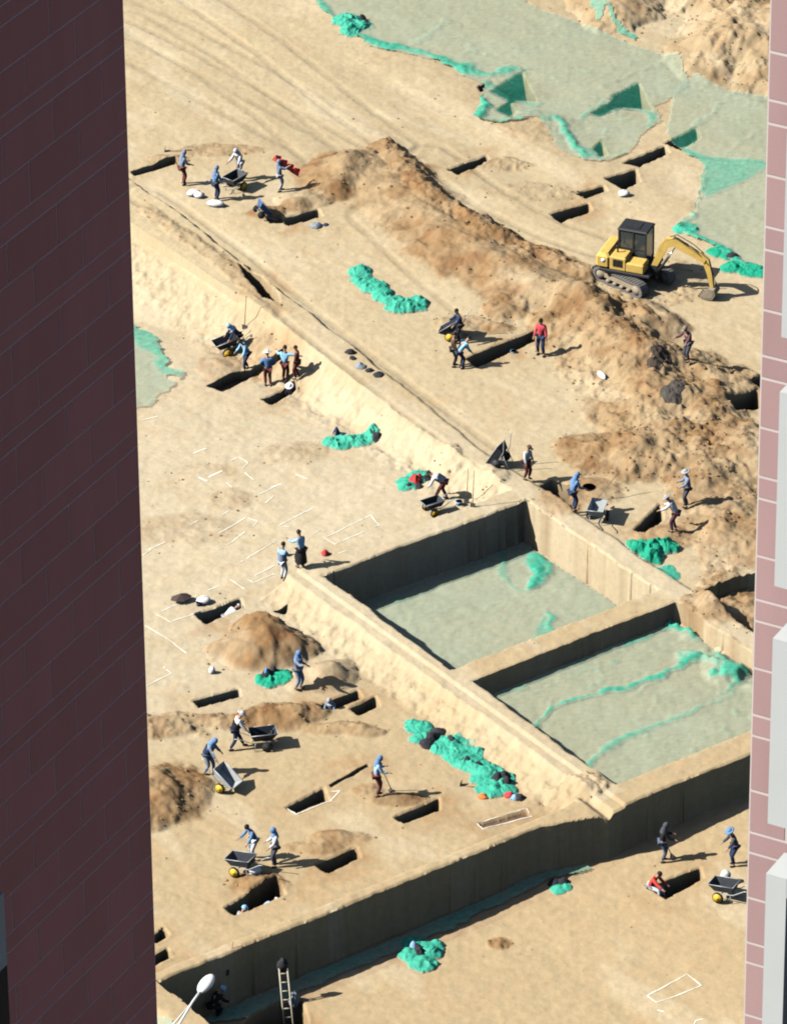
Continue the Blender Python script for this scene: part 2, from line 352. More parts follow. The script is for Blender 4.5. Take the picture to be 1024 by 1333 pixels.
class MB:
    """collects primitive shapes into one mesh"""
    def __init__(s): s.v = []; s.f = []; s.mi = []; s.sm = []
    def add(s, V, Fc, mi=0, sm=False):
        o = len(s.v); s.v += [tuple(map(float, p)) for p in V]; s.f += [tuple(i + o for i in f) for f in Fc]; s.mi += [mi] * len(Fc); s.sm += [sm] * len(Fc); return s
    def box(s, c, d, mi=0, M=None, bev=0.0):
        x, y, z = [q / 2 for q in d]; c = Vector(c)
        if bev:
            b = min(bev, x * .9, y * .9, z * .9); V = []
            for sz_ in (-1, 1):
                for ring, (ax, ay, zz) in enumerate(((x - b, y - b, z), (x, y - b, z - b), )):
                    pass
            # bevelled as two stacked octagon-ish rings
            P = []
            for zz, ins in ((-z, b), (-z + b, 0), (z - b, 0), (z, b)):
                xx, yy = x - ins, y - ins
                P.append([(-xx + b * .6, -yy, zz), (xx - b * .6, -yy, zz), (xx, -yy + b * .6, zz), (xx, yy - b * .6, zz), (xx - b * .6, yy, zz), (-xx + b * .6, yy, zz), (-xx, yy - b * .6, zz), (-xx, -yy + b * .6, zz)])
            V = [Vector(p) for r in P for p in r]; Fc = []
            for r in range(3):
                for i in range(8): Fc.append((r * 8 + i, r * 8 + (i + 1) % 8, r * 8 + 8 + (i + 1) % 8, r * 8 + 8 + i))
            Fc.append(tuple(range(7, -1, -1))); Fc.append(tuple(range(24, 32)))
        else:
            V = [Vector((a * x, b_ * y, c_ * z)) for c_ in (-1, 1) for a, b_ in ((-1, -1), (1, -1), (1, 1), (-1, 1))]
            Fc = [(3, 2, 1, 0), (4, 5, 6, 7), (0, 1, 5, 4), (1, 2, 6, 5), (2, 3, 7, 6), (3, 0, 4, 7)]
        V = [(M @ p if M else p) + c for p in V]
        return s.add(V, Fc, mi)
    def tube(s, pts, r, n=8, mi=0, caps=True, sm=True):
        pts = [Vector(p) for p in pts]; rs = r if isinstance(r, (list, tuple)) else [r] * len(pts); V = []; Fc = []
        for i, p in enumerate(pts):
            t = (pts[min(i + 1, len(pts) - 1)] - pts[max(i - 1, 0)]).normalized()
            a = t.orthogonal().normalized() if i == 0 else (pa - t * pa.dot(t)).normalized()
            pa = a; b = t.cross(a)
            for k in range(n):
                q = 2 * math.pi * k / n; V.append(p + (a * math.cos(q) + b * math.sin(q)) * rs[i])
        for i in range(len(pts) - 1):
            for k in range(n): Fc.append((i * n + k, i * n + (k + 1) % n, (i + 1) * n + (k + 1) % n, (i + 1) * n + k))
        if caps: Fc.append(tuple(range(n - 1, -1, -1))); Fc.append(tuple(range((len(pts) - 1) * n, len(pts) * n)))
        return s.add(V, Fc, mi, sm)
    def ell(s, c, r, n=10, m=7, mi=0, M=None, jit=0, z0=-1):
        V = []; Fc = []; c = Vector(c)
        for j in range(m + 1):
            th = math.pi * j / m; zz = math.cos(th)
            for i in range(n):
                q = 2 * math.pi * i / n; k = 1 + (rnd.uniform(-jit, jit) if jit else 0)
                p = Vector((r[0] * math.sin(th) * math.cos(q) * k, r[1] * math.sin(th) * math.sin(q) * k, r[2] * max(z0, zz) * k)); V.append((M @ p if M else p) + c)
        for j in range(m):
            for i in range(n): Fc.append((j * n + i, (j + 1) * n + i, (j + 1) * n + (i + 1) % n, j * n + (i + 1) % n))
        return s.add(V, Fc, mi, True)
    def prism(s, prof, a, b, axis='y', mi=0, M=None):
        """extrude a 2D profile (x,z) from y=a to y=b"""
        n = len(prof); V = [Vector((p[0], a, p[1])) for p in prof] + [Vector((p[0], b, p[1])) for p in prof]
        if M: V = [M @ p for p in V]
        Fc = [tuple(range(n)), tuple(range(2 * n - 1, n - 1, -1))] + [(i, i + n, (i + 1) % n + n, (i + 1) % n) for i in range(n)]
        return s.add(V, Fc, mi)
    def mesh(s, name, mats):
        me = bpy.data.meshes.new(name); me.from_pydata(s.v, [], s.f)
        for m in (mats if isinstance(mats, (list, tuple)) else [mats]): me.materials.append(m)
        me.polygons.foreach_set('material_index', s.mi); me.polygons.foreach_set('use_smooth', s.sm); me.update(); return me
    def build(s, name, mats, parent=None):
        return link(name, s.mesh(name, mats), None, parent)

def snap(X, Y, cell):
    """slide grid vertices onto the cut edges so that rims are clean"""
    X = X.copy(); Y = Y.copy(); h = .012
    def pull(fn, idx, sgn=1):
        for it in range(3):
            x = X[idx]; y = Y[idx]; d = fn(x, y); m = (sgn * d > -.56 * cell) & (sgn * d < 1.5 * cell)
            if not m.any(): return
            tgt = np.where(sgn * d < .56 * cell, 0.0, .7 * cell * sgn)
            gx = (fn(x[m] + h, y[m]) - fn(x[m] - h, y[m])) / (2 * h); gy = (fn(x[m], y[m] + h) - fn(x[m], y[m] - h)) / (2 * h)
            g2 = gx * gx + gy * gy + 1e-6; 
            if it == 0: T0 = np.full(len(idx), np.nan); T0[m] = tgt[m]; first = m
            if it: m = first; d = fn(x, y); gx = (fn(x[m] + h, y[m]) - fn(x[m] - h, y[m])) / (2 * h); gy = (fn(x[m], y[m] + h) - fn(x[m], y[m] - h)) / (2 * h); g2 = gx * gx + gy * gy + 1e-6; ii = idx[m]
            st = np.clip((d[m] - T0[m]) / g2, -.6 * cell, .6 * cell); ii = idx[m]
            X[ii] -= gx * st; Y[ii] -= gy * st
    def wrap(k_):
        def fn(x, y):
            e, e2 = enoise(x, y); return pit_d(k_, x * EU[0] + y * EU[1] + e, x * EV[0] + y * EV[1] + e2) - .001
        return fn
    u = X * EU[0] + Y * EU[1]; v = X * EV[0] + Y * EV[1]; e, e2 = enoise(X, Y)
    for k_ in range(5):
        idx = np.nonzero(np.abs(pit_d(k_, u + e, v + e2)) < 2 * cell)[0]
        if len(idx): pull(wrap(k_), idx)
    for W, dep, lo, hi in _GP:
        idx = np.nonzero((X > lo[0]) & (X < hi[0]) & (Y > lo[1]) & (Y < hi[1]))[0]
        if len(idx): pull(lambda x, y, W=W: grave_d(x, y, W) + .001, idx, -1)
    return X, Y
# ------------------------------------------------------------------ terrain mesh
CELL = .066
X0, X1, Y0, Y1 = -17.5, 21.5, -40.0, 54.0
_c = np.array([[a, b] for a in (X0, X1) for b in (Y0, Y1)]); _cu = _c @ EU; _cv = _c @ EV
uu = np.arange(_cu.min(), _cu.max(), CELL); vv = np.arange(_cv.min(), _cv.max(), CELL)
UG, VG = np.meshgrid(uu, vv, indexing='ij'); XG = UG * EU[0] + VG * EV[0]; YG = UG * EU[1] + VG * EV[1]
mask = (XG > X0) & (XG < X1) & (YG > Y0) & (YG < Y1)
xs, ys, Q = masked_grid(XG, YG, mask); Q = Q[:, ::-1]; xs, ys = snap(xs, ys, CELL)
z, brown, rough, tr, dk, n1, u, v = H(xs, ys, True, True)
edge = np.minimum(np.minimum(xs - X0, X1 - xs), np.minimum(ys - Y0, Y1 - ys))
z = z * ss(0, 1.2, edge) + (-.35) * (1 - ss(0, 1.2, edge))
A = lambda r, g_, b: np.array([[r, g_, b]])
sand = A(.475, .382, .238); pale = A(.505, .425, .29); tan = A(.44, .335, .195); brn = A(.275, .165, .078); red = A(.215, .105, .046)
big = fbm(xs, ys, 5, 4, 1); med = fbm(xs, ys, 1.4, 4, 8)
left = ss(U1 + .3, U1 - .3, u); west = ss(5, 12, v)
k = lambda a: a[:, None]
c = sand + (pale - sand) * k(np.clip(left * (1 - west) * .95 + .45 * ss(.0, .5, big), 0, 1)) 
c = c + (tan - c) * k(np.clip(ss(-.05, .45, med) * .35 + left * west * .85 + ss(21.5, 23, v) * .55, 0, 1))
streak = vn(u * .45 + .3 * med, v * .06, 5); st2 = vn(u * 1.6, v * .12, 6)
nm = ss(-8, -16, v) * (1 - left)
c = c * (1 + k(nm) * (k(streak) - .5) * .20 + k(nm) * (k(st2) - .5) * .12)
# baulk crowns are trodden pale
crown = np.maximum(ss(.75, .45, np.abs(u - (U1 + U2) / 2)) * (v > -9), ss(.75, .4, np.abs(u + 5.85)) * (v > 1.5) * (v < 22))
c = c + (pale - c) * k(crown) * .7
face = (k(ss(-7.8, -7.4, u) * ss(-6.1, -6.5, u) * (v > 1.5) * ss(21.2, 20.2, v)) + k(ss(3.2, 3.6, u) * ss(5, 4.6, u)))
c = c + (sand * .97 - c) * np.clip(face, 0, 1) * k(np.full(xs.shape, .6))
c = c + (pale - c) * np.clip(face, 0, 1) * .5 * k(np.clip(.10 + .9 * med, 0, 1))
bmix = np.clip(brown * (.85 + .6 * med), 0, 1)
c = c + (brn - c) * k(bmix)
c = c + (red - c) * k(np.clip(bmix * ss(.1, .5, fbm(xs, ys, .8, 3, 13)) * .7, 0, 1))
sc_ = np.clip(ss(.55, .8, vn(xs * 1.7, ys * 1.7, 9)) * brown * .6, 0, 1); c = c * (1 - .35 * k(sc_))
c = c * (1 - .12 * k(tr))
halo = np.zeros(xs.shape)
for W, dep, lo, hi in _GP:
    m_ = (xs > lo[0] - 1.4) & (xs < hi[0] + 1.4) & (ys > lo[1] - 1.4) & (ys < hi[1] + 1.4)
    if m_.any(): halo[m_] = np.maximum(halo[m_], ss(1.5, .1, poly_sd(xs[m_], ys[m_], W)))
patchy = ss(.0, .35, fbm(xs, ys, 2.2, 5, 3, .6)); streaky = ss(.1, .4, fbm(u * 1.0, v * .28, 1.5, 4, 12, .6)); fine_ = fbm(xs, ys, .4, 4, 6, .65)
c = c + (brn * 1.18 - c) * k(np.clip(halo * (.18 + .55 * patchy) * (.7 + .8 * fine_), 0, .6) * (1 - bmix))
c = c + (brn * 1.45 - c) * k(.22 * patchy * ss(-.1, .3, fine_)) * k(1 - bmix)
c = c + (pale * 1.06 - c) * k(.5 * streaky * (1 - bmix) * (1 - halo))
c = c * (1 + .10 * k(fine_) + .12 * k(fine_ * brown))
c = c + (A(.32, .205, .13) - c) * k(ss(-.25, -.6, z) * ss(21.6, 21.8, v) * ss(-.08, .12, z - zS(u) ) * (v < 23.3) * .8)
c = c + (A(.15, .095, .06) - c) * k(np.clip(dk * .95, 0, 1))  # dug soil inside the shafts, coloured darker to deepen their shade
# the shaded south section is painted darker brown above, to deepen its shade
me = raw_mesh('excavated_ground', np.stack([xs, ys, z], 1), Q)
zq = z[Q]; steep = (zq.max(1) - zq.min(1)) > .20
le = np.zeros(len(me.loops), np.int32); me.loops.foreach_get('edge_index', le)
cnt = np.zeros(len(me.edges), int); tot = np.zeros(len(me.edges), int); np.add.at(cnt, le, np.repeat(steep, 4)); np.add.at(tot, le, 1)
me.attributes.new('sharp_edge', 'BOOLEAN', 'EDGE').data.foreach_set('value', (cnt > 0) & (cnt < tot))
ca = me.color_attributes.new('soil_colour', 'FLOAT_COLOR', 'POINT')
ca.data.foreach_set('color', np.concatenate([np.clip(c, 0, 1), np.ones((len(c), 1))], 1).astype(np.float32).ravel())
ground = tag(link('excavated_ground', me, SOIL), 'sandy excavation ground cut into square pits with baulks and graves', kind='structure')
# land beyond
R_ = 3000.0; inn = (X0 + .5, X1 - .5, Y0 + .5, Y1 - .5)
V = [(-R_, -R_, -.5), (R_, -R_, -.5), (R_, R_, -.5), (-R_, R_, -.5), (inn[0], inn[2], -.5), (inn[1], inn[2], -.5), (inn[1], inn[3], -.5), (inn[0], inn[3], -.5)]
me = raw_mesh('surrounding_ground', np.array(V), np.array([(0, 1, 5, 4), (1, 2, 6, 5), (2, 3, 7, 6), (3, 0, 4, 7)]), False)
ca = me.color_attributes.new('soil_colour', 'FLOAT_COLOR', 'POINT'); ca.data.foreach_set('color', np.tile([.45, .33, .19, 1], 8).astype(np.float32))
tag(link('surrounding_ground', me, SOIL), 'flat bare sandy ground around the excavation', kind='structure')

# ------------------------------------------------------------------ towers
def wallframe(px_, py_, depth, az):
    P0 = CAM + ray(px_, py_) * depth; a = math.radians(az); t = np.array([math.sin(a), math.cos(a), 0]); n = np.array([t[1], -t[0], 0])
    def sz(x, y, off=0.0):
        q = P0 + n * off; d = ray(x, y); kk = ((q - CAM) @ n) / (d @ n); p = CAM + d * kk
        return float((p - q) @ t), float(p[2])
    return P0, t, n, sz
def tile_mat(name, col, var):
    m, t, b = newmat(name); N = t.nodes; L = t.links
    oi = N.new('ShaderNodeObjectInfo'); geo = N.new('ShaderNodeNewGeometry')
    ns = N.new('ShaderNodeTexNoise'); ns.inputs['Scale'].default_value = .9; ns.inputs['Detail'].default_value = 6; sv = N.new('ShaderNodeVectorMath'); sv.operation = 'MULTIPLY'; sv.inputs[1].default_value = (2.2, 2.2, .35); L.new(geo.outputs['Position'], sv.inputs[0]); L.new(sv.outputs[0], ns.inputs['Vector'])
    n2 = N.new('ShaderNodeTexNoise'); n2.inputs['Scale'].default_value = 60; n2.inputs['Detail'].default_value = 3; L.new(geo.outputs['Position'], n2.inputs['Vector'])
    a1 = N.new('ShaderNodeMath'); a1.operation = 'MULTIPLY_ADD'; a1.inputs[1].default_value = var; a1.inputs[2].default_value = 1 - var * .5; L.new(oi.outputs['Random'], a1.inputs[0])
    a2 = N.new('ShaderNodeMath'); a2.operation = 'MULTIPLY_ADD'; a2.inputs[1].default_value = .30; a2.inputs[2].default_value = .85; L.new(ns.outputs['Fac'], a2.inputs[0])
    a3 = N.new('ShaderNodeMath'); a3.operation = 'MULTIPLY_ADD'; a3.inputs[1].default_value = .16; a3.inputs[2].default_value = .92; L.new(n2.outputs['Fac'], a3.inputs[0])
    mu = N.new('ShaderNodeMath'); mu.operation = 'MULTIPLY'; L.new(a1.outputs[0], mu.inputs[0]); L.new(a2.outputs[0], mu.inputs[1])
    mu2 = N.new('ShaderNodeMath'); mu2.operation = 'MULTIPLY'; L.new(mu.outputs[0], mu2.inputs[0]); L.new(a3.outputs[0], mu2.inputs[1])
    vm = N.new('ShaderNodeVectorMath'); vm.operation = 'SCALE'; vm.inputs[0].default_value = col; L.new(mu2.outputs[0], vm.inputs['Scale']); L.new(vm.outputs[0], b.inputs['Base Color'])
    b.inputs['Roughness'].default_value = .65; b.inputs['Specular IOR Level'].default_value = .25
    return m
PINK = tile_mat('pink_stone_tile', (.40, .262, .26), .10); MORTAR = mat('pale_joint', (.60, .53, .50), .9, .06)
PLUM = tile_mat('maroon_stone_tile', (.46, .20, .225), .18); MORTD = mat('maroon_joint', (.92, .66, .66), .9, .05)
WHITE = mat('white_render', (.50, .52, .52), .8, .03, scale=2); GLASS = mat('dark_window_glass', (.03, .035, .04), .7, .1, spec=.05)
SLAB = mat('tower_core', (.4, .35, .33), .9, .05)
_tb = MB().box((0, 0, 0), (1, 1, 1)).mesh('tile', [PINK]); _tb2 = MB().box((0, 0, 0), (1, 1, 1)).mesh('tile', [PLUM])
def tower(name, P0, t, n, L, T, rows, tl, gap, tmesh, mortar, label, zlo, zhi, ntile_s, holes, phase):
    """wall plane through P0 along t, outward normal n; rows = [(z_low, z_high, joint offset or None)]"""
    root = empty(name, (P0[0], P0[1], 0)); tag(root, label, 'building')
    rz = math.atan2(t[1], t[0]); sgn = 1 if (np.cross([t[0], t[1], 0], [0, 0, 1]) @ n) > 0 else -1
    m = MB(); m.box((L / 2 * ntile_s, (T / 2 - .005), (zlo + zhi) / 2), (L, T, zhi - zlo)); w_ = m.build('wall', mortar, root)
    w_.rotation_euler = (0, 0, rz)
    for z0, z1, off in rows:
        cuts = [0.0]
        if off is None: s = L; cuts.append(L)
        else:
            s = off
            while s < L: cuts.append(s); s += tl
            cuts.append(L)
        for a, b in zip(cuts, cuts[1:]):
            if b - a < .05: continue
            skip = False
            for (h0, h1, hz0, hz1) in holes:
                if a > h0 - .02 and b < h1 + .02 and z0 > hz0 and z1 < hz1: skip = True
            if skip: continue
            o = bpy.data.objects.new('tile', tmesh); COL.objects.link(o); o.parent = root; o.rotation_euler = (0, 0, rz)
            cx = (a + b) / 2 * ntile_s
            o.location = (t[0] * cx - n[0] * .015 + 0, t[1] * cx - n[1] * .015, (z0 + z1) / 2)
            o.scale = (b - a - gap, .05, z1 - z0 - gap)
    return root
# left tower: the wall runs from its far corner towards the camera (s negative)
P0, t, n, szL = wallframe(182, 666, 80, 28.8)
rows = []; zt = 88.06 + 1.47 * 7
i = 0
while zt > 60:
    rows.append((zt - .25 + 0, zt + .0 - .0, None) if False else (zt - .60, zt, .57 if i % 2 == 0 else 1.17)); rows.append((zt - 1.20, zt - .60, 1.17 if i % 2 == 0 else .57)); rows.append((zt - 1.47, zt - 1.20, None))
    zt -= 1.4725; i += 0
ltower = tower('apartment_tower', P0, t, n, 9.0, 9.0, rows, 1.2, .024, _tb2, MORTD, 'maroon tiled apartment tower in shadow, wall filling the side next to the sandy field', -3, 98.6, -1, [], 0)
# a white window surround on this wall, at the edge of the picture
s0, z0 = szL(1.5, 1161); _, z1 = szL(7, 1254)
win = MB(); rzL = math.atan2(t[1], t[0])
win.box((s0 - .6, -.015, (z0 + z1) / 2), (1.2, .05, z0 - z1)); wf = win.build('window_frame', WHITE, ltower); wf.rotation_euler = (0, 0, rzL)
win = MB(); win.box((s0 - .6, -.012, z1 - 1.1), (1.2, .05, 2.19)); wp = win.build('window_pane', GLASS, ltower); wp.rotation_euler = (0, 0, rzL)

# right tower: sunlit face, corner at the site side
P0, t, n, szR = wallframe(985, 666, 62, 118.8)
zt = 94.90; rows = []
zt += 2.9 * 2
while zt > 68:
    rows += [(zt - .26, zt, None), (zt - .84, zt - .26, .44), (zt - 1.42, zt - .84, 1.04), (zt - 1.68, zt - 1.42, None), (zt - 2.37, zt - 1.68, .44 if 0 else 1.04), (zt - 3.06 + .16, zt - 2.37, .44)]
    zt -= 2.9
rtower = tower('apartment_tower', P0, t, n, 8.0, 9.0, rows, 1.2, .035, _tb, MORTAR, 'sunlit pink tiled apartment tower with white projecting window surrounds', -3, 104.0, 1, [], 0)
rzR = math.atan2(t[1], t[0])
OFF = .46
def lev(x, y): return szR(x, y, OFF)
sL, zA = lev(1005.5, 831); _, zB = lev(997, 1070); _, zC = lev(1015, 493); _, zD = lev(1007, 748)
hgt = ((zA - zB) + (zC - zD)) / 2
for q in range(-3, 3):
    zt = zA + 2.92 * q; zb = zt - hgt; S0 = sL; S1 = sL + 2.0; wd = .24; root_ = rtower
    m = MB(); y_ = -OFF / 2
    # local frame: x along the wall, -y outwards (towards the sun)
    m.box((S0 + wd / 2, y_, (zt + zb) / 2), (wd, OFF, zt - zb)); m.box((S1 - wd / 2, y_, (zt + zb) / 2), (wd, OFF, zt - zb))
    m.box(((S0 + S1) / 2, y_, zt - wd / 2 - .003), (S1 - S0 - 2 * wd, OFF - .004, wd)); m.box(((S0 + S1) / 2, y_, zb + wd / 2 + .003), (S1 - S0 - 2 * wd, OFF - .004, wd))
    fr = m.build('window_frame', WHITE, root_); fr.rotation_euler = (0, 0, rzR)
    m = MB(); m.box(((S0 + S1) / 2, -.07, (zt + zb) / 2), (S1 - S0 - 2 * wd, .05, zt - zb - 2 * wd)); pn = m.build('window_pane', GLASS, fr)
    m = MB(); m.box(((S0 + S1) / 2, -.10, (zt + zb) / 2), (.06, .06, zt - zb - 2 * wd)); m.build('window_mullion', mat('dark_window_bar', (.08, .08, .09), .4), fr)

# ------------------------------------------------------------------ nets
def sheet(name, label, poly, d0, folds=(), blobs=(), group=None, world=False, cell=.08, lift=.05, wr=.03, raggy=.12, material=None, patch=(), parent=None, seed=0, zadd=None):
    W = np.array(poly, float) if world else np.array([gp(*p)[:2] for p in poly])
    lo = W.min(0) - .3; hi = W.max(0) + .3
    X, Y = np.meshgrid(np.arange(lo[0], hi[0], cell), np.arange(lo[1], hi[1], cell), indexing='ij')
    wx = fbm(X, Y, .8, 3, 2 + seed) * raggy * 2; wy = fbm(X, Y, .8, 3, 5 + seed) * raggy * 2
    mk = in_poly(X + wx, Y + wy, W)
    xs, ys, Q = masked_grid(X, Y, mk)
    if len(Q) == 0: return None
    # net hangs between high points, bridging the graves
    zz = H(xs, ys, False)
    r1 = ridged(xs + fbm(xs, ys, 3, 2, seed) * 1.2, ys, 2.3, 3, 4 + seed); r2 = ridged(xs, ys, .7, 2, 8 + seed)
    cre = ss(.86, .97, r1)
    dn = d0 * (.86 + .26 * vn(xs * .5, ys * .5, seed)) + cre * .12 + ss(.9, .98, r2) * .04
    z = zz + lift + r1 * wr * .8 + r2 * wr * .2 + cre * .03
    for pl, wdt, amp, de in folds:
        P = [tuple(gp(*p)[:2]) for p in pl]; d, par = seg_dist(xs + fbm(xs, ys, .7, 3, 3) * .28, ys + fbm(xs, ys, .7, 3, 9) * .28, P)
        kk = np.clip(1 - d / (wdt * .62 * (.25 + 1.2 * vn(xs * 1.1, ys * 1.1, 7))), 0, 1); r3 = ridged(xs + r2 * .2, ys, .33, 2, 11)
        z = z + amp * .7 * kk * (.2 + r3 * 1.3); dn = dn + (de - dn) * ss(0, .6, kk) * (de > dn) * np.clip(.42 + .8 * r3, 0, 1)
    for pl, de in patch:
        P = np.array([gp(*p)[:2] for p in pl]); kk = ss(.15, -.15, poly_sd(xs + wxf(xs, ys), ys, P)); dn = dn + (de - dn) * kk * (.75 + .25 * r1)
    if zadd: z = zadd(xs, ys, z)
    me = raw_mesh(name, np.stack([xs, ys, z], 1), Q)
    a = me.attributes.new('net_cover', 'FLOAT', 'POINT'); a.data.foreach_set('value', np.clip(dn, 0, .97).astype(np.float32))
    return tag(link(name, me, material or NET, parent), label, None if parent else 'dust net', group)
def wxf(x, y): return fbm(x, y, .9, 3, 6) * .25
GN = 'green dust nets laid over the ground'
sheet('green_net', 'faded green net sheet over the upper field with bunched turquoise lower edge',
      [(405,-40),(412,5),(425,22),(452,42),(480,62),(540,74),(590,94),(628,112),(616,158),(652,163),(700,155),(722,190),(750,206),(790,212),(820,200),(835,178),(862,160),(856,140),(900,112),(880,78),(830,62),(760,32),(700,12),(650,-18),(560,-60)],
      .43, group=GN, patch=[([(793,126),(832,107),(849,145),(811,142)],.18), ([(766,148),(800,129),(812,139),(780,152)],.19), ([(636,120),(680,92),(701,136),(661,134)],.22), ([(644,144),(663,131),(674,147),(665,154)],.2), ([(767,196),(782,182),(791,201),(778,205)],.15)],
      folds=[([(410,0),(428,25),(455,42)],.9,.10,.8), ([(440,40),(480,56),(560,72),(600,92)],1.0,.12,.85), ([(585,90),(640,100),(670,92)],.9,.1,.8), ([(620,115),(632,140),(615,160)],.6,.2,.92), ([(618,160),(655,160),(720,158),(745,180),(760,205)],.5,.12,.8),
             ([(535,60),(570,40),(580,25)],.5,.05,.55), ([(735,175),(770,205)],.6,.06,.7), ([(628,110),(665,130),(702,138)],.4,.05,.75), ([(665,148),(700,150)],.5,.05,.6), ([(790,135),(760,152)],.4,.04,.7),([(812,142),(845,148),(850,165)],.3,.03,.75),
             ([(770,205),(790,212),(812,200)],.35,.05,.7),([(785,115),(870,78)],.6,.08,.45),([(640,98),(690,90)],.3,.05,.7)], seed=0)
sheet('green_net', 'faded green net sheet beside the yellow excavator, with a bright doubled corner',
      [(862,166),(868,184),(888,200),(915,216),(908,248),(900,275),(876,292),(884,305),(930,325),(958,346),(1003,358),(1085,372),(1095,120),(1003,126),(950,118),(905,100),(880,110)],
      .43, group=GN, seed=3,
      patch=[([(875,188),(925,205),(996,211),(996,222),(950,245),(918,258),(908,240),(918,218)],.73), ([(866,185),(905,166),(912,179),(886,195)],.18)],
      folds=[([(866,183),(885,197),(915,210)],.4,.06,.85), ([(912,220),(908,250),(900,280),(885,293)],.5,.10,.72), ([(878,297),(905,310),(940,328),(965,345),(1003,352)],.7,.15,.92), ([(878,295),(900,296)],.5,.2,.95),
             ([(905,165),(940,135),(975,122)],.4,.05,.55), ([(940,205),(980,175),(1000,165)],.35,.04,.45), ([(900,212),(996,216)],.4,.05,.8)])
sheet('green_net', 'pale green net patch on the lower ground beside the maroon tower',
      [(60,425),(172,425),(186,430),(203,440),(235,480),(232,498),(212,515),(178,538),(60,600)], .43, group=GN, seed=5, raggy=.45,
      folds=[([(172,428),(200,448),(228,485)],1.1,.08,.75), ([(180,540),(215,512),(236,490)],.35,.03,.5), ([(176,485),(205,470)],.3,.03,.5)])
sheet('green_net', 'strip of green net hanging over the upper hillside earth heap', [(768,-40),(768,5),(771,30),(778,36),(783,22),(800,44),(830,58),(828,50),(800,34),(785,10),(782,-40)], .7, group=GN, seed=2, cell=.08)
uvp = lambda L_: [tuple(a * EU + b * EV) for a, b in L_]
sheet('green_net', 'pale green net floor of the deeper square pit below the dark wall', uvp([(-5.12,2.75),(4.5,2.75),(4.5,11.15),(-5.12,11.15)]), .45, zadd=lambda X, Y, z: np.minimum(z, -1.30), world=True, group=GN, seed=7, raggy=.02,
      patch=[([(710,800),(735,820),(735,850),(670,870),(665,850),(690,830)],.74)],
      folds=[([(697,728),(700,750),(692,770)],.8,.14,.92), ([(655,722),(653,745),(668,770),(692,775)],.35,.04,.7), ([(690,722),(712,735),(714,748),(700,755)],.45,.06,.8), ([(712,803),(738,820)],.4,.05,.8),([(662,765),(690,772)],.2,.03,.5),([(580,830),(640,800),(700,790)],.2,.03,.42)])
sheet('green_net', 'pale green net floor of the shallow square pit with turquoise seams', uvp([(-5.12,12.55),(4.5,12.55),(4.5,21.4),(-5.12,21.4)]), .45, zadd=lambda X, Y, z: np.minimum(z, -.25), world=True, group=GN, seed=9, raggy=.02, lift=.06,
      folds=[([(680,938),(720,922),(780,905),(820,895),(880,872),(910,860)],.38,.09,.85), ([(748,985),(800,970),(850,950),(900,930),(950,905),(965,890)],.36,.05,.75), ([(735,868),(780,852),(830,835),(870,822)],.4,.05,.75), ([(690,905),(740,885),(770,872)],.2,.03,.6), ([(830,905),(860,885),(880,868)],.15,.04,.56), ([(640,905),(680,895)],.3,.04,.65),
             ([(868,815),(898,833)],.7,.30,.95), ([(900,858),(925,865),(950,880)],.9,.25,.7), ([(925,885),(968,880)],.7,.2,.85), ([(935,905),(960,895)],.4,.08,.7),([(895,862),(935,852)],.5,.08,.7),([(790,868),(800,866)],.3,.06,.8),([(940,862),(962,895)],.5,.15,.8)])
sheet('green_net', 'pale green net on the low corner pit beside the street lamp', uvp([(-32,20),(-27.1,20),(-27.1,30),(-32,30)]), .45, world=True, group=GN, seed=1, folds=[([(205,1310),(235,1333)],.5,.05,.6)])
# strip along the foot of the long shaded wall
ust = np.linspace(-25.0, -7.5, 60); W1 = [(u_, np.interp(u_, [-9.0, -6.6], [21.85, 22.75]) + .2) for u_ in ust]
W2 = [(u_, b + .35 + .75 * vn(u_ * .5, 3, 2) * (1 if u_ < -13 else .6)) for (u_, b) in W1]
sheet('green_net', 'long narrow green net strip lying along the foot of the big shaded wall', uvp(W1 + W2[::-1]), .62, world=True, group=GN, seed=4, raggy=.10, wr=.06, lift=.06)

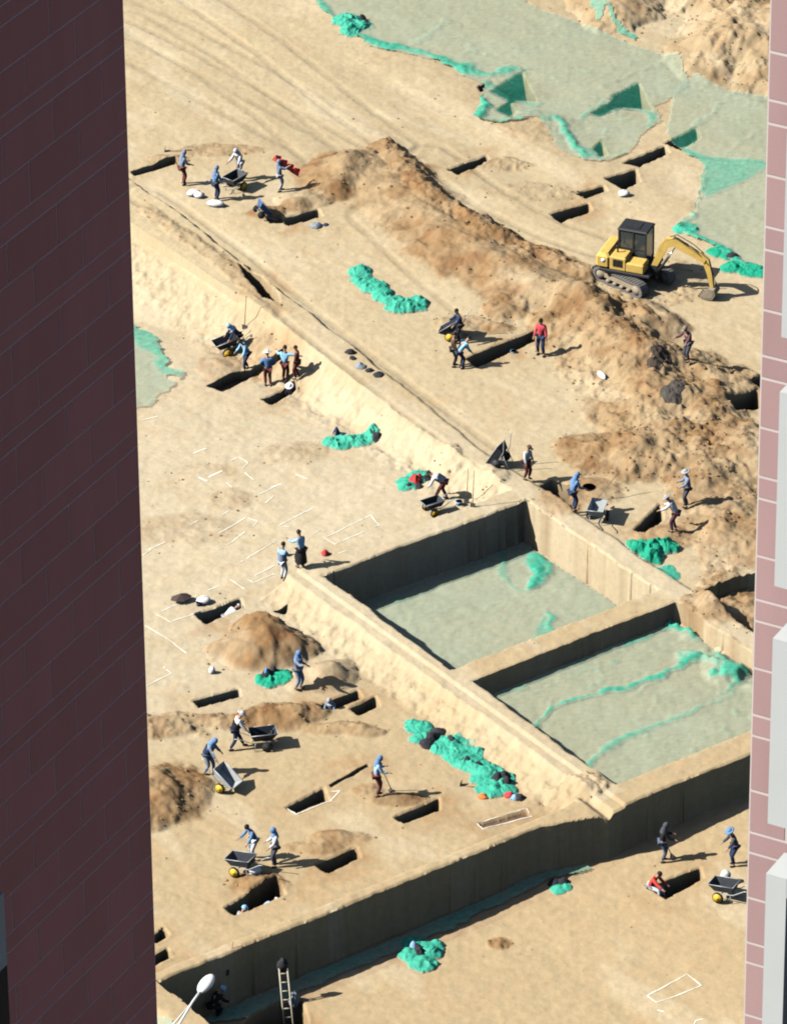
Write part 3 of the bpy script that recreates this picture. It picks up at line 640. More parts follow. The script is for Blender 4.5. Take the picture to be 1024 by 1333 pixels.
def pile(name, label, cat, blobs, h, material, cell=.032, group=None, dens=.95, rg=.55, seed=0, parent=None):
    """crumpled heap of cloth or net lying on the ground; blobs = (px, py, radius m)"""
    KR = 1.3 if cat == 'net heap' else 1.0
    C_ = [(*g(x, y, False)[:2], r * KR) for x, y, r in blobs]
    A_ = np.array(C_); lo = A_[:, :2].min(0) - A_[:, 2].max() * 1.5; hi = A_[:, :2].max(0) + A_[:, 2].max() * 1.5
    X, Y = np.meshgrid(np.arange(lo[0], hi[0], cell), np.arange(lo[1], hi[1], cell), indexing='ij')
    d = np.full(X.shape, 9.0)
    for cx, cy, r in C_: d = np.minimum(d, np.hypot(X - cx, Y - cy) / r)
    d = d + fbm(X, Y, .55, 4, 3 + seed) * .55
    xs, ys, Q = masked_grid(X, Y, d < 1.0)
    if len(Q) == 0: return None
    dd = np.full(xs.shape, 9.0)
    for cx, cy, r in C_: dd = np.minimum(dd, np.hypot(xs - cx, ys - cy) / r)
    dd = np.clip(dd + fbm(xs, ys, .55, 4, 3 + seed) * .55, 0, 1)
    ca_, sa_ = math.cos(seed * 1.3 + len(blobs)), math.sin(seed * 1.3 + len(blobs)); wx = xs + fbm(xs, ys, .6, 3, seed) * .5; wy = ys + fbm(xs, ys, .6, 3, 2 + seed) * .5
    q = ridged((wx * ca_ + wy * sa_), (wy * ca_ - wx * sa_) * .38, .40, 3, 6 + seed); q2 = ridged((wx * sa_ - wy * ca_), (wx * ca_ + wy * sa_) * .4, .20, 2, 3 + seed)
    z = H(xs, ys, False) - .01 + h * .62 * np.clip(1 - dd ** 1.6, 0, 1) ** .9 * (1 - rg + rg * 1.6 * q * q) + .045 * (q2 - .4) * ss(1, .8, dd)
    me = raw_mesh(name, np.stack([xs, ys, z], 1), Q)
    a = me.attributes.new('net_cover', 'FLOAT', 'POINT'); a.data.foreach_set('value', np.clip(dens * (.62 + .5 * q) * ss(1.02, .72, dd) + .28, 0, 1).astype(np.float32))
    return tag(link(name, me, material, parent), label, cat, group)
GPN = 'crumpled heaps of green net'
pile('green_net_heap', 'long two lobed turquoise net heap between the big spoil mound and baulk', 'net heap', [(468,355,.45),(476,368,.5),(488,375,.45),(498,385,.42),(508,393,.42),(520,400,.5),(535,400,.48),(545,394,.4)], .5, NET, group=GPN)
pile('green_net_heap', 'green net heap with dark clothes on it, below the sunlit baulk face', 'net heap', [(430,577,.35),(445,578,.5),(462,575,.5),(480,570,.4)], .42, NET, group=GPN, seed=2)
pile('green_net_heap', 'small green net heap under the red jacket near the pit corner', 'net heap', [(528,632,.42),(540,622,.4),(530,626,.3)], .3, NET, group=GPN, seed=4)
pile('green_net_heap', 'deep green crumpled net heap beside the baulk below the two workers', 'net heap', [(835,715,.5),(850,716,.6),(862,712,.5),(850,728,.45),(872,714,.35)], .65, NETD, group=GPN, seed=1)
pile('green_net_heap', 'thin green net rag on the baulk edge next to the deep green heap', 'net heap', [(868,742,.3),(878,750,.3)], .1, NET, group=GPN, seed=3, dens=.6)
pile('green_net_heap', 'small round net heap holding a dark bundle beside the blue hooded worker', 'net heap', [(350,887,.45),(362,884,.42)], .42, NETD, group=GPN, seed=5)
pile('green_net_heap', 'long turquoise net heap strewn with black clothes along the ridge foot', 'net heap', [(545,948,.5),(552,962,.45),(585,972,.6),(598,983,.55),(605,990,.6),(618,998,.5),(632,1010,.55),(645,1020,.5),(655,1032,.4),(640,1030,.5),(575,975,.4)], .38, NET, group=GPN, seed=6)
pile('green_net_heap', 'turquoise net heap with dark bag in the lower pit beside the long wall', 'net heap', [(540,1232,.5),(555,1237,.5),(533,1245,.42),(550,1256,.45),(562,1242,.35)], .5, NET, group=GPN, seed=7)
pile('green_net_heap', 'tiny green net bundle in the shade edge at the wall foot', 'net heap', [(726,1157,.3),(735,1156,.22)], .25, NET, group=GPN, seed=8)
pile('green_net_heap', 'knotted green net heap with dark hollow on the net edge past the excavator arm', 'net heap', [(935,330,.42),(945,335,.4),(952,347,.5),(970,350,.45),(988,354,.5)], .4, NETD, group=GPN, seed=9)
pile('green_net_heap', 'small green net bundle near the corner of the sheet above the excavator', 'net heap', [(885,298,.35),(897,300,.3)], .3, NET, group=GPN, seed=1)
pile('green_net_heap', 'bunched net heap on the upper edge of the big faded sheet', 'net heap', [(452,30,.55),(465,36,.55),(458,40,.5)], .55, NET, group=GPN, seed=2)
DK = mat('dark_cloth', (.03, .03, .036), .9, .3); DB = mat('navy_cloth', (.03, .05, .12), .9, .2); RD = mat('red_cloth', (.55, .05, .05), .8, .2)
BL = mat('pale_blue_cloth', (.25, .42, .62), .85, .15); ORG = mat('orange_cloth', (.65, .18, .04), .8, .1); GRY = mat('grey_cloth', (.24, .27, .30), .9, .15)
for nm, lb, ct, bl, h, m_ in [
  ('clothes_pile', 'black clothes with pale straps on the top end of the long net heap', 'clothes', [(562,962,.35),(568,955,.35),(556,970,.3),(585,968,.3)], .55, DK),
  ('clothes_pile', 'small black cloth in the middle of the long net heap', 'clothes', [(607,994,.25)], .5, DK),
  ('clothes_pile', 'second small black cloth just below the middle of the long net heap', 'clothes', [(622,1000,.25)], .45, DK),
  ('black_bag', 'large black bag standing near the lower end of the long net heap', 'bag', [(648,1018,.32),(655,1016,.34),(660,1022,.3)], .65, DK),
  ('orange_bag', 'small orange bag at the lower end of the long net heap', 'bag', [(630,1038,.22)], .25, ORG),
  ('red_bag', 'red and pink bag beside the black bag at the ridge foot', 'bag', [(663,1037,.22)], .3, RD),
  ('blue_bag', 'lilac blue bag next to the red bag at the ridge foot', 'bag', [(670,1040,.2)], .28, BL),
  ('clothes_pile', 'dark coat lying behind the lilac blue bag', 'clothes', [(677,1040,.22)], .3, DK),
  ('clothes_pile', 'folded navy clothes on the net heap below the baulk face', 'clothes', [(445,572,.2),(438,566,.16)], .62, DB),
  ('clothes_pile', 'dark sheet over the far end of the net heap below the baulk face', 'clothes', [(483,565,.3),(488,570,.25)], .4, DK),
  ('red_jacket', 'red jacket dropped on the small net heap beside the bending worker', 'clothes', [(540,627,.28),(546,624,.22)], .55, RD),
  ('clothes_pile', 'black clothes around the red jacket on the small net heap', 'clothes', [(545,634,.22),(532,634,.2),(553,624,.25)], .4, DK),
  ('clothes_pile', 'dark bundle lying on the round net heap by the blue hooded worker', 'clothes', [(348,882,.3),(356,878,.22)], .60, DK),
  ('blue_scarf', 'bright blue scarf on the dark bundle of the round net heap', 'scarf', [(347,884,.14)], .78, mat('blue_cap_cloth', (.08, .35, .75), .8)),
  ('black_bag', 'dark bag sitting in the hollow of the lower pit net heap', 'bag', [(547,1245,.24),(543,1240,.18)], .62, DK),
  ('clothes_pile', 'pale blue cloth on the lower pit net heap', 'clothes', [(538,1236,.18)], .62, BL),
  ('clothes_pile', 'dark coat on the tiny net bundle at the wall foot', 'clothes', [(722,1151,.28),(732,1150,.26)], .35, DK),
  ('clothes_pile', 'black clothes dropped at the upper end of the baulk edge row', 'clothes', [(456,460,.24),(458,467,.2)], .35, DK),
  ('cloth_bundle', 'grey blue cloth bundle on the long baulk edge', 'bundle', [(470,477,.25)], .3, GRY),
  ('clothes_pile', 'black cloth lying just past the grey blue bundle on the baulk', 'clothes', [(482,483,.2)], .22, DK),
  ('clothes_pile', 'last black cloth of the row on the baulk edge', 'clothes', [(493,488,.24)], .25, DK),
  ('red_bag', 'small red bag on the pit edge beside the worker in long dark skirt', 'bag', [(423,722,.2)], .4, RD),
  ('dark_bag', 'dark bag in the hollow of the knotted net heap', 'bag', [(952,336,.3)], .5, DK),
  ('dark_bag', 'dark bag beside the bunched net on the upper sheet edge', 'bag', [(475,33,.3),(472,28,.2)], .6, DK),
  ('cloth_bundle', 'small dark cloth beside the pit mouth at the lone round bundle', 'bundle', [(424,293,.14)], .15, DB),
  ('black_net_heap', 'black crumpled netting lying on the rough spoil', 'net heap', [(874,508,.36),(880,500,.3),(876,515,.3)], .16, mat('dark_netting', (.075, .065, .055), .95, .3)),
  ('black_net_heap', 'dark netting spread on the spoil beside the worker in patterned jacket', 'net heap', [(850,470,.35),(862,465,.35),(858,455,.3)], .15, mat('brown_dark_cloth', (.06, .045, .035), .95)),
  ('grey_bundle', 'round grey bundle beside the shaft below the flag carrier', 'bundle', [(412,294,.3)], .35, GRY)]:
    pile(nm, lb, ct, bl, h, m_, cell=.035, seed=rnd.randrange(9), rg=.35)
SACK = mat('white_sack', (.78, .76, .74), .8, .06, bump=.4, scale=14)
for lb, x, y, rx, ry, rot in [('larger white sack lying behind the upper left workers', 252, 254, .32, .22, 20), ('white sack at the feet of the worker in blue jacket', 281, 268, .42, .2, -10), ('second white sack leaning against the larger one', 259, 257, .25, .18, -30),
                              ('white sack beside the shaft next to the dark umbrella', 265, 785, .28, .24, 10), ('small white bucket standing alone above the brown mound shadow', 276, 877, .13, .13, 0), ('round white stone beside the dark square shaft near the nets', 812, 255, .26, .22, 0),
                              ('flat white sack on the edge of the spoil below the wheelbarrow tray', 332, 1138, .26, .16, 30), ('white plastic scrap on rough brown spoil', 783, 492, .1, .32, 30)]:
    p = g(x, y); m = MB().ell((0, 0, .12), (rx, ry, .16), 14, 8, jit=.10)
    o = m.build('white_bucket' if 'bucket' in lb else 'white_stone' if 'stone' in lb else 'white_sack', SACK); o.location = p; o.rotation_euler = (0, 0, math.radians(rot)); tag(o, lb, 'sack' if 'sack' in lb else 'bucket' if 'bucket' in lb else 'stone' if 'stone' in lb else 'scrap')
    if 'scrap' in lb: o.name = 'plastic_scrap'

# ------------------------------------------------------------------ chalk outlines
CHK = mat('chalk', (.82, .78, .68), 1.0, .05)
def chalk(label, pts, closed=False, wd=.055):
    P = [gp(*p)[:2] for p in pts] + ([gp(*pts[0])[:2]] if closed else [])
    q = []
    for a, b in zip(P, P[1:]):
        L_ = np.linalg.norm(b - a); nn = max(2, int(L_ / .1))
        for i in range(nn): q.append(a + (b - a) * i / nn)
    q.append(P[-1]); q = np.array(q); q = q + np.stack([fbm(q[:, 0], q[:, 1], .5, 2, 3), fbm(q[:, 0], q[:, 1], .5, 2, 4)], 1) * .03
    tt = np.gradient(q, axis=0); tt /= np.linalg.norm(tt, axis=1)[:, None] + 1e-9; nrm = np.stack([-tt[:, 1], tt[:, 0]], 1)
    ww = wd * (.5 + .9 * vn(q[:, 0] * 3, q[:, 1] * 3, 2))[:, None] / 2
    a = q + nrm * ww; b = q - nrm * ww; V = np.concatenate([a, b]); z = H(V[:, 0], V[:, 1], True) + .014
    n_ = len(q); keep = [i for i in range(n_ - 1) if vn(q[i, 0] * 2.2, q[i, 1] * 2.2, 9) > .16]
    Qd = np.array([(i, n_ + i, n_ + i + 1, i + 1) for i in keep])
    if len(Qd): tag(link('chalk_outline', raw_mesh('chalk_outline', np.concatenate([V, z[:, None]], 1), Qd, False), CHK), label, 'chalk mark', 'white chalk grave outlines on the ground')
for lb, pts, cl in [
  ('complete chalk rectangle just above the strip baulk', [(482,671),(494,684),(436,709),(422,701)], 1), ('chalk line running towards the two workers at the pit corner', [(312,733),(358,706)], 0),
  ('three sided chalk outline at the feet of the pale blue worker', [(357,738),(322,755),(329,759),(357,748)], 0), ('long chalk line over its short hooked end in the middle field', [(285,696),(320,674),(335,680),(329,686)], 0),
  ('short slanted chalk line below the hooked one', [(295,711),(319,693)], 0), ('chalk angle above the standing pair of workers', [(408,660),(363,685),(376,686)], 0),
  ('small three sided chalk mark in the upper middle field', [(300,601),(310,596),(322,603),(316,610)], 0), ('thick worn chalk dashes left of the small three sided mark', [(258,623),(270,627)], 0),
  ('short thick chalk dash beside a worn one', [(272,622),(289,615)], 0), ('big chalk outline left of the shaft with the white sack', [(285,763),(202,800),(222,810),(262,797)], 0),
  ('short chalk end line above the occupied shaft', [(299,755),(318,768)], 0), ('long chalk line beside the maroon tower left of the brown mound', [(188,814),(215,830),(243,850)], 0),
  ('chalk corner beside the maroon tower above the rough ridge', [(190,893),(223,877),(213,868)], 0), ('chalk rectangle with overshooting corner near the pink tower', [(842,1298),(855,1307),(912,1284),(893,1269)], 1),
  ('chalk edging around the shaft beside the hoeing worker', [(371,1053),(385,1062),(430,1044),(442,1031),(430,1032)], 0), ('chalk edging round the shallow rectangle at the ridge foot', [(621,1072),(684,1054),(692,1063),(628,1080)], 1),
  ('faint chalk line beside the maroon tower level with the pit corner', [(186,724),(197,716)], 0), ('faint chalk line below the scraped patch by the tower', [(190,718),(215,707)], 0), ('chalk corner left of the two standing workers', [(336,645),(360,632)], 0),
  ('worn chalk dash above the two workers', [(345,655),(358,645)], 0), ('short chalk pair mark in the middle field', [(248,686),(262,677)], 0), ('short chalk dash below the middle field scrape', [(288,672),(298,666)], 0), ('chalk tick near the bent scrape', [(294,629),(302,636)], 0),
  ('chalk tick right of the bent scrape', [(318,616),(330,625)], 0), ('thick white chalk smear by the scraped hollow', [(352,634),(366,630)], 0), ('thick white chalk smear in the upper field', [(252,591),(268,585)], 0), ('chalk dash by the tower below the net patch', [(184,548),(205,543)], 0),
  ('chalk line behind the worker in the long dark skirt', [(402,700),(416,690)], 0), ('chalk dash on the strip above the pit corner', [(440,722),(452,718)], 0), ('faint chalk line from the upper field towards the baulk foot', [(385,618),(400,624)], 0),
  ('chalk hook at the bottom edge near the pink tower', [(900,1340),(905,1330),(915,1328)], 0), ('chalk tick below the rectangle near the pink tower', [(855,1316),(864,1318)], 0)]:
    chalk(lb, pts, bool(cl), .075 if 'thick' in lb else .046)

# ------------------------------------------------------------------ people
SKIN = mat('skin', (.42, .25, .17), .55, .08); EYE = mat('eye_dark', (.02, .015, .012), .3); SHOE = mat('dark_shoe', (.035, .03, .028), .7)
CL = dict(blue=(.13,.25,.45), paleblue=(.34,.52,.72), bluegrey=(.20,.26,.36), navy=(.025,.04,.09), black=(.018,.018,.022), grey=(.36,.38,.40), lightgrey=(.55,.57,.60), white=(.78,.79,.80),
          maroon=(.13,.035,.035), red=(.62,.07,.10), brightred=(.70,.07,.06), brown=(.12,.075,.05), darkgrey=(.07,.075,.09), plum=(.13,.06,.075), jeans=(.10,.13,.19), sky=(.28,.56,.78), khaki=(.25,.22,.16), green=(.05,.3,.2))
def cloth(c): return mat('cloth_' + c, CL[c], .9, .16, scale=9, bump=.3)
def ik(hip, foot, l1, l2, fwd):
    hip = Vector(hip); foot = Vector(foot); d = foot - hip; D_ = min(d.length, l1 + l2 - .002); d.normalize()
    a = (l1 * l1 - l2 * l2 + D_ * D_) / (2 * D_); h = math.sqrt(max(0, l1 * l1 - a * a)); f = Vector(fwd); f = (f - d * f.dot(d)).normalized()
    return hip + d * a + f * h
def skinmesh(V, E_, Rr):
    me = bpy.data.meshes.new('tmp'); me.from_pydata(V, E_, []); ob = bpy.data.objects.new('tmp', me); COL.objects.link(ob)
    sk = ob.modifiers.new('s', 'SKIN'); sk.use_smooth_shade = True
    d = me.skin_vertices[0].data
    for i, r in enumerate(Rr):
        d[i].radius = r if isinstance(r, tuple) else (r, r)
    d[0].use_root = True
    sb = ob.modifiers.new('b', 'SUBSURF'); sb.levels = 1; sb.render_levels = 1
    return ob
_pend = []
def person(label, x, y, az, top='blue', legs='navy', head='scarf', hc='paleblue', pose=None, h=1.68, inhole=False, coat=False, group='excavation workers', apron=None, dz=0.0, at_point=None):
    P = dict(lean=4, crouch=0, stride=.10, L=(8, 8, 12), R=(8, 8, 12), look=12, sit=0, spread=.10, side=0); P.update(pose or {})
    if at_point is not None: pt = np.array(at_point)
    elif inhole:
        pt = g(x, y, False); pt[2] = gz(pt[0], pt[1]) + .3
    else: pt = g(x, y)
    S = h / 1.72
    root = empty('person', (pt[0], pt[1], pt[2] + dz), -math.radians(az), S); tag(root, label, 'person', group)
    ln = math.radians(P['lean']); c = P['crouch']
    if P['sit']: pel = Vector((0, 0, .12)); feet = [Vector((-.12, .52, -.30)), Vector((.14, .45, -.36))]
    else:
        pel = Vector((0, -.16 * math.sin(ln) - .12 * c, .92 - .52 * c - .04 * abs(P['stride'])))
        feet = [Vector((-P['spread'], P['stride'] * .5, .07)), Vector((P['spread'], -P['stride'] * .5, .07))]
    T = Vector((P['side'] * .3, math.sin(ln), math.cos(ln))).normalized(); hd = math.radians(P['lean'] + P['look']); Hd = Vector((0, math.sin(hd), math.cos(hd)))
    waist = pel + T * .16; chest = pel + T * .34; nb = pel + T * .49; nk = nb + Hd * .09; hc_ = nk + Hd * .12; ht = nk + Hd * .20
    V = [pel, waist, chest, nb, nk, hc_, ht]; E_ = [(0, 1), (1, 2), (2, 3), (3, 4), (4, 5), (5, 6)]; Rr = [(.15, .11), (.13, .10), (.155, .11), (.07, .06), (.055, .055), (.085, .10), (.07, .08)]
    arms = []; JV = [pel - T * .02, waist, chest, nb]; JE = [(0, 1), (1, 2), (2, 3)]; JR = [(.175, .14), (.155, .125), (.18, .14), (.10, .09)]
    Xv = Vector((1, 0, 0))
    for sgn, key in ((-1, 'L'), (1, 'R')):
        pch, ab, eb = [math.radians(q) for q in P[key]]
        sh = pel + T * .46 + Xv * sgn * .17
        def dr(p): return Vector((sgn * math.sin(ab), math.sin(p) * math.cos(ab), -math.cos(p) * math.cos(ab)))
        el = sh + dr(pch) * .27; fd = dr(pch + eb) if eb >= 0 else Vector((-sgn * .85, .15, -.25)).normalized(); wr_ = el + fd * .24; hn = wr_ + fd * .07
        i = len(V); V += [sh, el, wr_, hn]; E_ += [(2, i), (i, i + 1), (i + 1, i + 2), (i + 2, i + 3)]; Rr += [.058, .042, .03, (.042, .022)]
        j = len(JV); JV += [sh, el, el + (wr_ - el) * .9]; JE += [(2, j), (j, j + 1), (j + 1, j + 2)]; JR += [.085, .066, .055]
        arms.append((wr_, hn, fd, sgn, el))
    TV = [pel + T * .03]; TE = []; TR = [(.165, .13)]
    lf = []
    for sgn, ft in ((-1, feet[0]), (1, feet[1])):
        hp = pel + Xv * sgn * .095 + Vector((0, 0, -.04)); kn = ik(hp, ft, .43, .43, (0, 1, .15))
        i = len(V); V += [hp, kn, ft, ft + Vector((sgn * .02, .13, -.03))]; E_ += [(0, i), (i, i + 1), (i + 1, i + 2), (i + 2, i + 3)]; Rr += [.085, .058, .042, .035]
        j = len(TV); TV += [hp, kn, ft + (kn - ft) * .12]; TE += [(0, j), (j, j + 1), (j + 1, j + 2)]; TR += [.108, .082, .066]
        lf.append(ft)
    _pend.append((root, 'body', skinmesh(V, E_, Rr), [SKIN, EYE], dict(arms=arms, Hd=Hd, hc=hc_)))
    if coat: TR = [(.19, .15), .13, .13, .08, .13, .13, .08]
    _pend.append((root, 'jacket', skinmesh(JV, JE, JR), [cloth(top)], None))
    _pend.append((root, 'trousers', skinmesh(TV, TE, TR), [cloth(legs)], None))
    if coat:
        m = MB(); m.tube([pel + T * .05, pel + Vector((0, 0, -.25)), pel + Vector((0, .03, -.62))], [.17, .21, .26], 12, caps=False); m.build('skirt', cloth(legs), root)
    if apron:
        m = MB(); f = Vector((0, math.cos(ln), -math.sin(ln))); m.tube([pel + T * .02, chest + T * .02], [(.185), (.19)], 12, caps=False); m.build('vest', cloth(apron), root)
    for ft, sgn in zip(lf, (-1, 1)):
        m = MB().ell(ft + Vector((sgn * .01, .06, -.03)), (.05, .13, .045), 8, 5); m.build('shoe', SHOE, root)
    # headwear
    m = MB(); q = Vector((0, 0, 1)).rotation_difference(Hd).to_matrix(); ctr = hc_ + Hd * .03
    if head == 'hair': m.ell(ctr + q @ Vector((0, -.015, .015)), (.095, .11, .115), 12, 8, M=q, z0=-.25); m.build('hair', mat('black_hair', (.012, .010, .009), .6), root)
    elif head == 'cap':
        m.ell(ctr + q @ Vector((0, -.01, .02)), (.10, .118, .115), 12, 8, M=q, z0=-.1); m.ell(ctr + q @ Vector((0, .13, .03)), (.08, .08, .012), 10, 4, M=q); m.build('cap', cloth(hc), root)
    elif head == 'hat':
        m.ell(ctr + q @ Vector((0, 0, .04)), (.105, .12, .10), 12, 8, M=q, z0=-.1); m.tube([ctr + q @ Vector((0, 0, .035)), ctr + q @ Vector((0, 0, .055))], [.20, .16], 16); m.build('sun_hat', cloth(hc), root)
    elif head == 'helmet':
        m.ell(ctr + q @ Vector((0, 0, .03)), (.125, .145, .13), 14, 8, M=q, z0=-.12); m.tube([ctr + q @ Vector((0, .02, .005)), ctr + q @ Vector((0, .02, .02))], [.15, .14], 14); m.build('helmet', mat('helmet_' + hc, CL[hc], .35, .03), root)
    else:
        m.ell(ctr + q @ Vector((0, -.02, .0)), (.108, .122, .135), 12, 8, M=q); m.tube([ctr + q @ Vector((0, -.03, -.05)), nb + Vector((0, -.02, .04)), nb - T * .04], [.09, .12, .17], 12, caps=False); m.build('headscarf', cloth(hc), root)
    return root
def finish_people():
    dg = bpy.context.evaluated_depsgraph_get(); dg.update()
    for root, nm, ob, mats, ex in _pend:
        me = bpy.data.meshes.new_from_object(ob.evaluated_get(dg)); old = ob.data
        if ex:
            n0 = len(me.vertices); V = [tuple(v_.co) for v_ in me.vertices]; Fc = [tuple(p_.vertices) for p_ in me.polygons]; m = MB(); m.add(V, Fc, 0, True)
            for wr_, hn, fd, sgn, el in ex['arms']:
                side = fd.cross(Vector((0, 0, 1))); side = side.normalized() if side.length > .1 else Vector((0, 1, 0)); up = side.cross(fd).normalized()
                for kf in range(4):
                    b0 = hn + side * (kf - 1.5) * .02 + fd * .005; ln_ = (.068, .078, .073, .058)[kf]; p1 = b0 + fd * ln_ * .45; p2 = p1 + (fd * .6 - up * .7).normalized() * ln_ * .5
                    m.tube([b0 - fd * .02, p1, p2], [.0095, .0085, .007], 5)
                b0 = wr_ + fd * .025 + side * .028; m.tube([b0, b0 + (side * .7 + fd * .6).normalized() * .035, b0 + (side * .4 + fd * .8 - up * .3).normalized() * .062], [.011, .010, .008], 5)
            q = Vector((0, 0, 1)).rotation_difference(ex['Hd']).to_matrix(); c = ex['hc']
            m.add(*_cone(c + q @ Vector((0, .10, .005)), q), 0)
            for sx in (-1, 1):
                m.ell(c + q @ Vector((sx * .033, .095, .03)), (.011, .008, .007), 6, 4, 1); m.ell(c + q @ Vector((sx * .088, -.005, .01)), (.012, .025, .032), 6, 5, 0)
            m.box(c + q @ Vector((0, .098, -.038)), (.045, .008, .008), 1, M=q)
            me = m.mesh('body', mats)
        else:
            me.materials.clear()
            for mm in mats: me.materials.append(mm)
        me.name = nm; o = link(nm, me, None, root); bpy.data.objects.remove(ob)
def _cone(c, q):
    V = [c + q @ Vector(p) for p in ((-.014, -.005, -.012), (.014, -.005, -.012), (0, .022, -.008), (0, -.005, .03))]
    return V, [(0, 1, 2), (1, 3, 2), (3, 0, 2), (0, 3, 1)]
WORK = dict(L=(15, 8, 55), R=(20, 8, 50))
PUSH = dict(lean=18, stride=.45, L=(28, 12, 12), R=(28, 12, 12))
BEND = dict(lean=70, crouch=.12, look=10, L=(10, 8, 10), R=(20, 8, 10), stride=.35)
AKIM = dict(L=(-5, 45, -1), R=(-5, 45, -1))
person('worker in blue grey hood and dark trousers standing alone by the narrow trench end', 238, 240, 60, 'bluegrey', 'maroon', 'scarf', 'bluegrey', dict(WORK, lean=8), 1.65)
person('worker in bright blue jacket facing the wheelbarrow, white sack at the feet', 281, 261, 50, 'blue', 'navy', 'scarf', 'bluegrey', dict(lean=6, L=(12, 8, 50), R=(20, 8, 50)), 1.66)
person('worker in white and grey leaning over the upper wheelbarrow handles', 312, 234, 215, 'lightgrey', 'grey', 'scarf', 'lightgrey', dict(lean=22, L=(40, 10, 20), R=(40, 10, 20), stride=.3), 1.68)
person('worker holding up a red folded flag at the upper trench', 364, 249, 70, 'bluegrey', 'grey', 'scarf', 'bluegrey', dict(lean=-4, L=(60, 10, 60), R=(70, 10, 60), stride=.2), 1.55)
person('dark clothed worker behind the high black cart tray beside the slot trench', 598, 446, 250, 'navy', 'black', 'hair', 'black', dict(lean=10, L=(35, 15, 30), R=(35, 15, 30)), 1.62)
person('worker in dark brown standing at the low end of the slot trench', 590, 477, 80, 'brown', 'black', 'hair', 'black', dict(lean=2), 1.6)
person('worker in sky blue shirt stooping beside the one in dark brown', 600, 479, 60, 'sky', 'navy', 'hair', 'black', dict(lean=42, L=(20, 5, 20), R=(20, 5, 20), crouch=.1), 1.62)
person('man in pink red waistcoat standing at the high end of the slot trench', 704, 462, 200, 'red', 'navy', 'hair', 'black', dict(lean=2, L=(5, 10, 10), R=(10, 10, 20), spread=.14), 1.74)
person('worker in patterned plum jacket on the rough spoil near the excavator', 895, 470, 230, 'plum', 'darkgrey', 'cap', 'khaki', dict(lean=14, L=(40, 20, 40), R=(40, 20, 40)), 1.72)
person('dark worker with pale blue hood bending over the cart below the ridge', 308, 455, 250, 'navy', 'black', 'scarf', 'paleblue', dict(lean=40, crouch=.3, L=(30, 10, 10), R=(30, 10, 10)), 1.6)
person('worker in light blue waistcoat standing in the rough shallow trench', 321, 492, 240, 'sky', 'navy', 'hair', 'black', dict(lean=25, L=(20, 15, 20), R=(20, 15, 20), stride=.3), 1.62)
person('worker in blue with white sun hat, hands on hips', 349, 503, 350, 'blue', 'maroon', 'hat', 'white', dict(AKIM, lean=3), 1.66)
person('bareheaded worker in light blue waistcoat with one arm stretched out', 371, 497, 20, 'sky', 'maroon', 'hair', 'black', dict(lean=2, L=(40, 40, 70), R=(60, 75, 5)), 1.66)
person('worker in dark maroon standing at the shaft end against the sunlit face', 387, 494, 280, 'maroon', 'maroon', 'hair', 'black', dict(lean=2), 1.55)
person('worker deep in a shaft showing only a white sun hat', 379, 503, 200, 'black', 'black', 'hat', 'white', dict(lean=15), 1.66, inhole=True)
person('worker bending over the small cart with dark backpack near the pit corner', 574, 650, 285, 'white', 'maroon', 'hair', 'black', dict(lean=62, stride=.5, L=(20, 10, 10), R=(20, 10, 10)), 1.65, apron='navy')
person('person in pale shirt standing on the long baulk beside the tipped tray', 685, 624, 130, 'lightgrey', 'maroon', 'cap', 'brown', dict(lean=10), 1.62)
person('worker in clear blue jacket standing by the dark hole on the baulk', 746, 665, 60, 'blue', 'navy', 'scarf', 'blue', dict(WORK, lean=14), 1.72)
person('worker in blue grey waistcoat on brown earth above the stooping one', 894, 660, 260, 'bluegrey', 'darkgrey', 'hat', 'grey', dict(lean=4, L=(25, 8, 50), R=(25, 8, 50)), 1.7)
person('worker in pale grey stooping over the pointed shaft', 877, 692, 290, 'lightgrey', 'plum', 'hat', 'grey', dict(lean=30, L=(40, 10, 30), R=(40, 10, 30)), 1.7)
person('worker in pale blue facing away at the pit corner', 368, 755, 40, 'paleblue', 'lightgrey', 'hair', 'black', dict(lean=3, L=(10, 6, 20), R=(30, 6, 50)), 1.68, apron='bluegrey')
person('worker in white top and long black skirt at the pit corner', 392, 739, 320, 'paleblue', 'black', 'hair', 'black', dict(lean=8, L=(50, 15, 60), R=(20, 10, 20)), 1.66, coat=True)
person('worker with bright blue headscarf standing beside the round net heap', 388, 897, 120, 'bluegrey', 'bluegrey', 'scarf', 'blue', dict(lean=2, L=(10, 8, 60), R=(60, 15, 60)), 1.7)
person('worker kneeling waist deep in the narrow shaft near the ridge', 431, 920, 200, 'bluegrey', 'navy', 'scarf', 'grey', dict(lean=20, L=(20, 10, 10), R=(20, 10, 10)), 1.6, inhole=True, dz=.1)
person('worker in white shirt and black waistcoat striding behind a loaded wheelbarrow', 308, 975, 75, 'white', 'navy', 'hat', 'lightgrey', dict(PUSH, stride=.62, lean=20), 1.66, apron='black')
person('worker in blue headscarf holding the silver tray wheelbarrow', 272, 1008, 110, 'bluegrey', 'bluegrey', 'scarf', 'blue', dict(PUSH, lean=26, stride=.3), 1.7, apron='navy')
person('lone worker in light blue jacket hoeing between two shafts', 491, 1037, 80, 'paleblue', 'maroon', 'scarf', 'blue', dict(lean=8, L=(15, 8, 75), R=(25, 8, 60)), 1.74)
person('worker in blue waistcoat leaning on the yellow wheeled cart beside a second worker', 330, 1119, 235, 'blue', 'lightgrey', 'hair', 'black', dict(lean=24, L=(35, 12, 20), R=(35, 12, 20)), 1.64)
person('worker in pale grey with bright blue hat beside the yellow wheeled cart', 359, 1128, 255, 'lightgrey', 'darkgrey', 'scarf', 'blue', dict(lean=4, L=(20, 8, 40), R=(20, 8, 40)), 1.66)
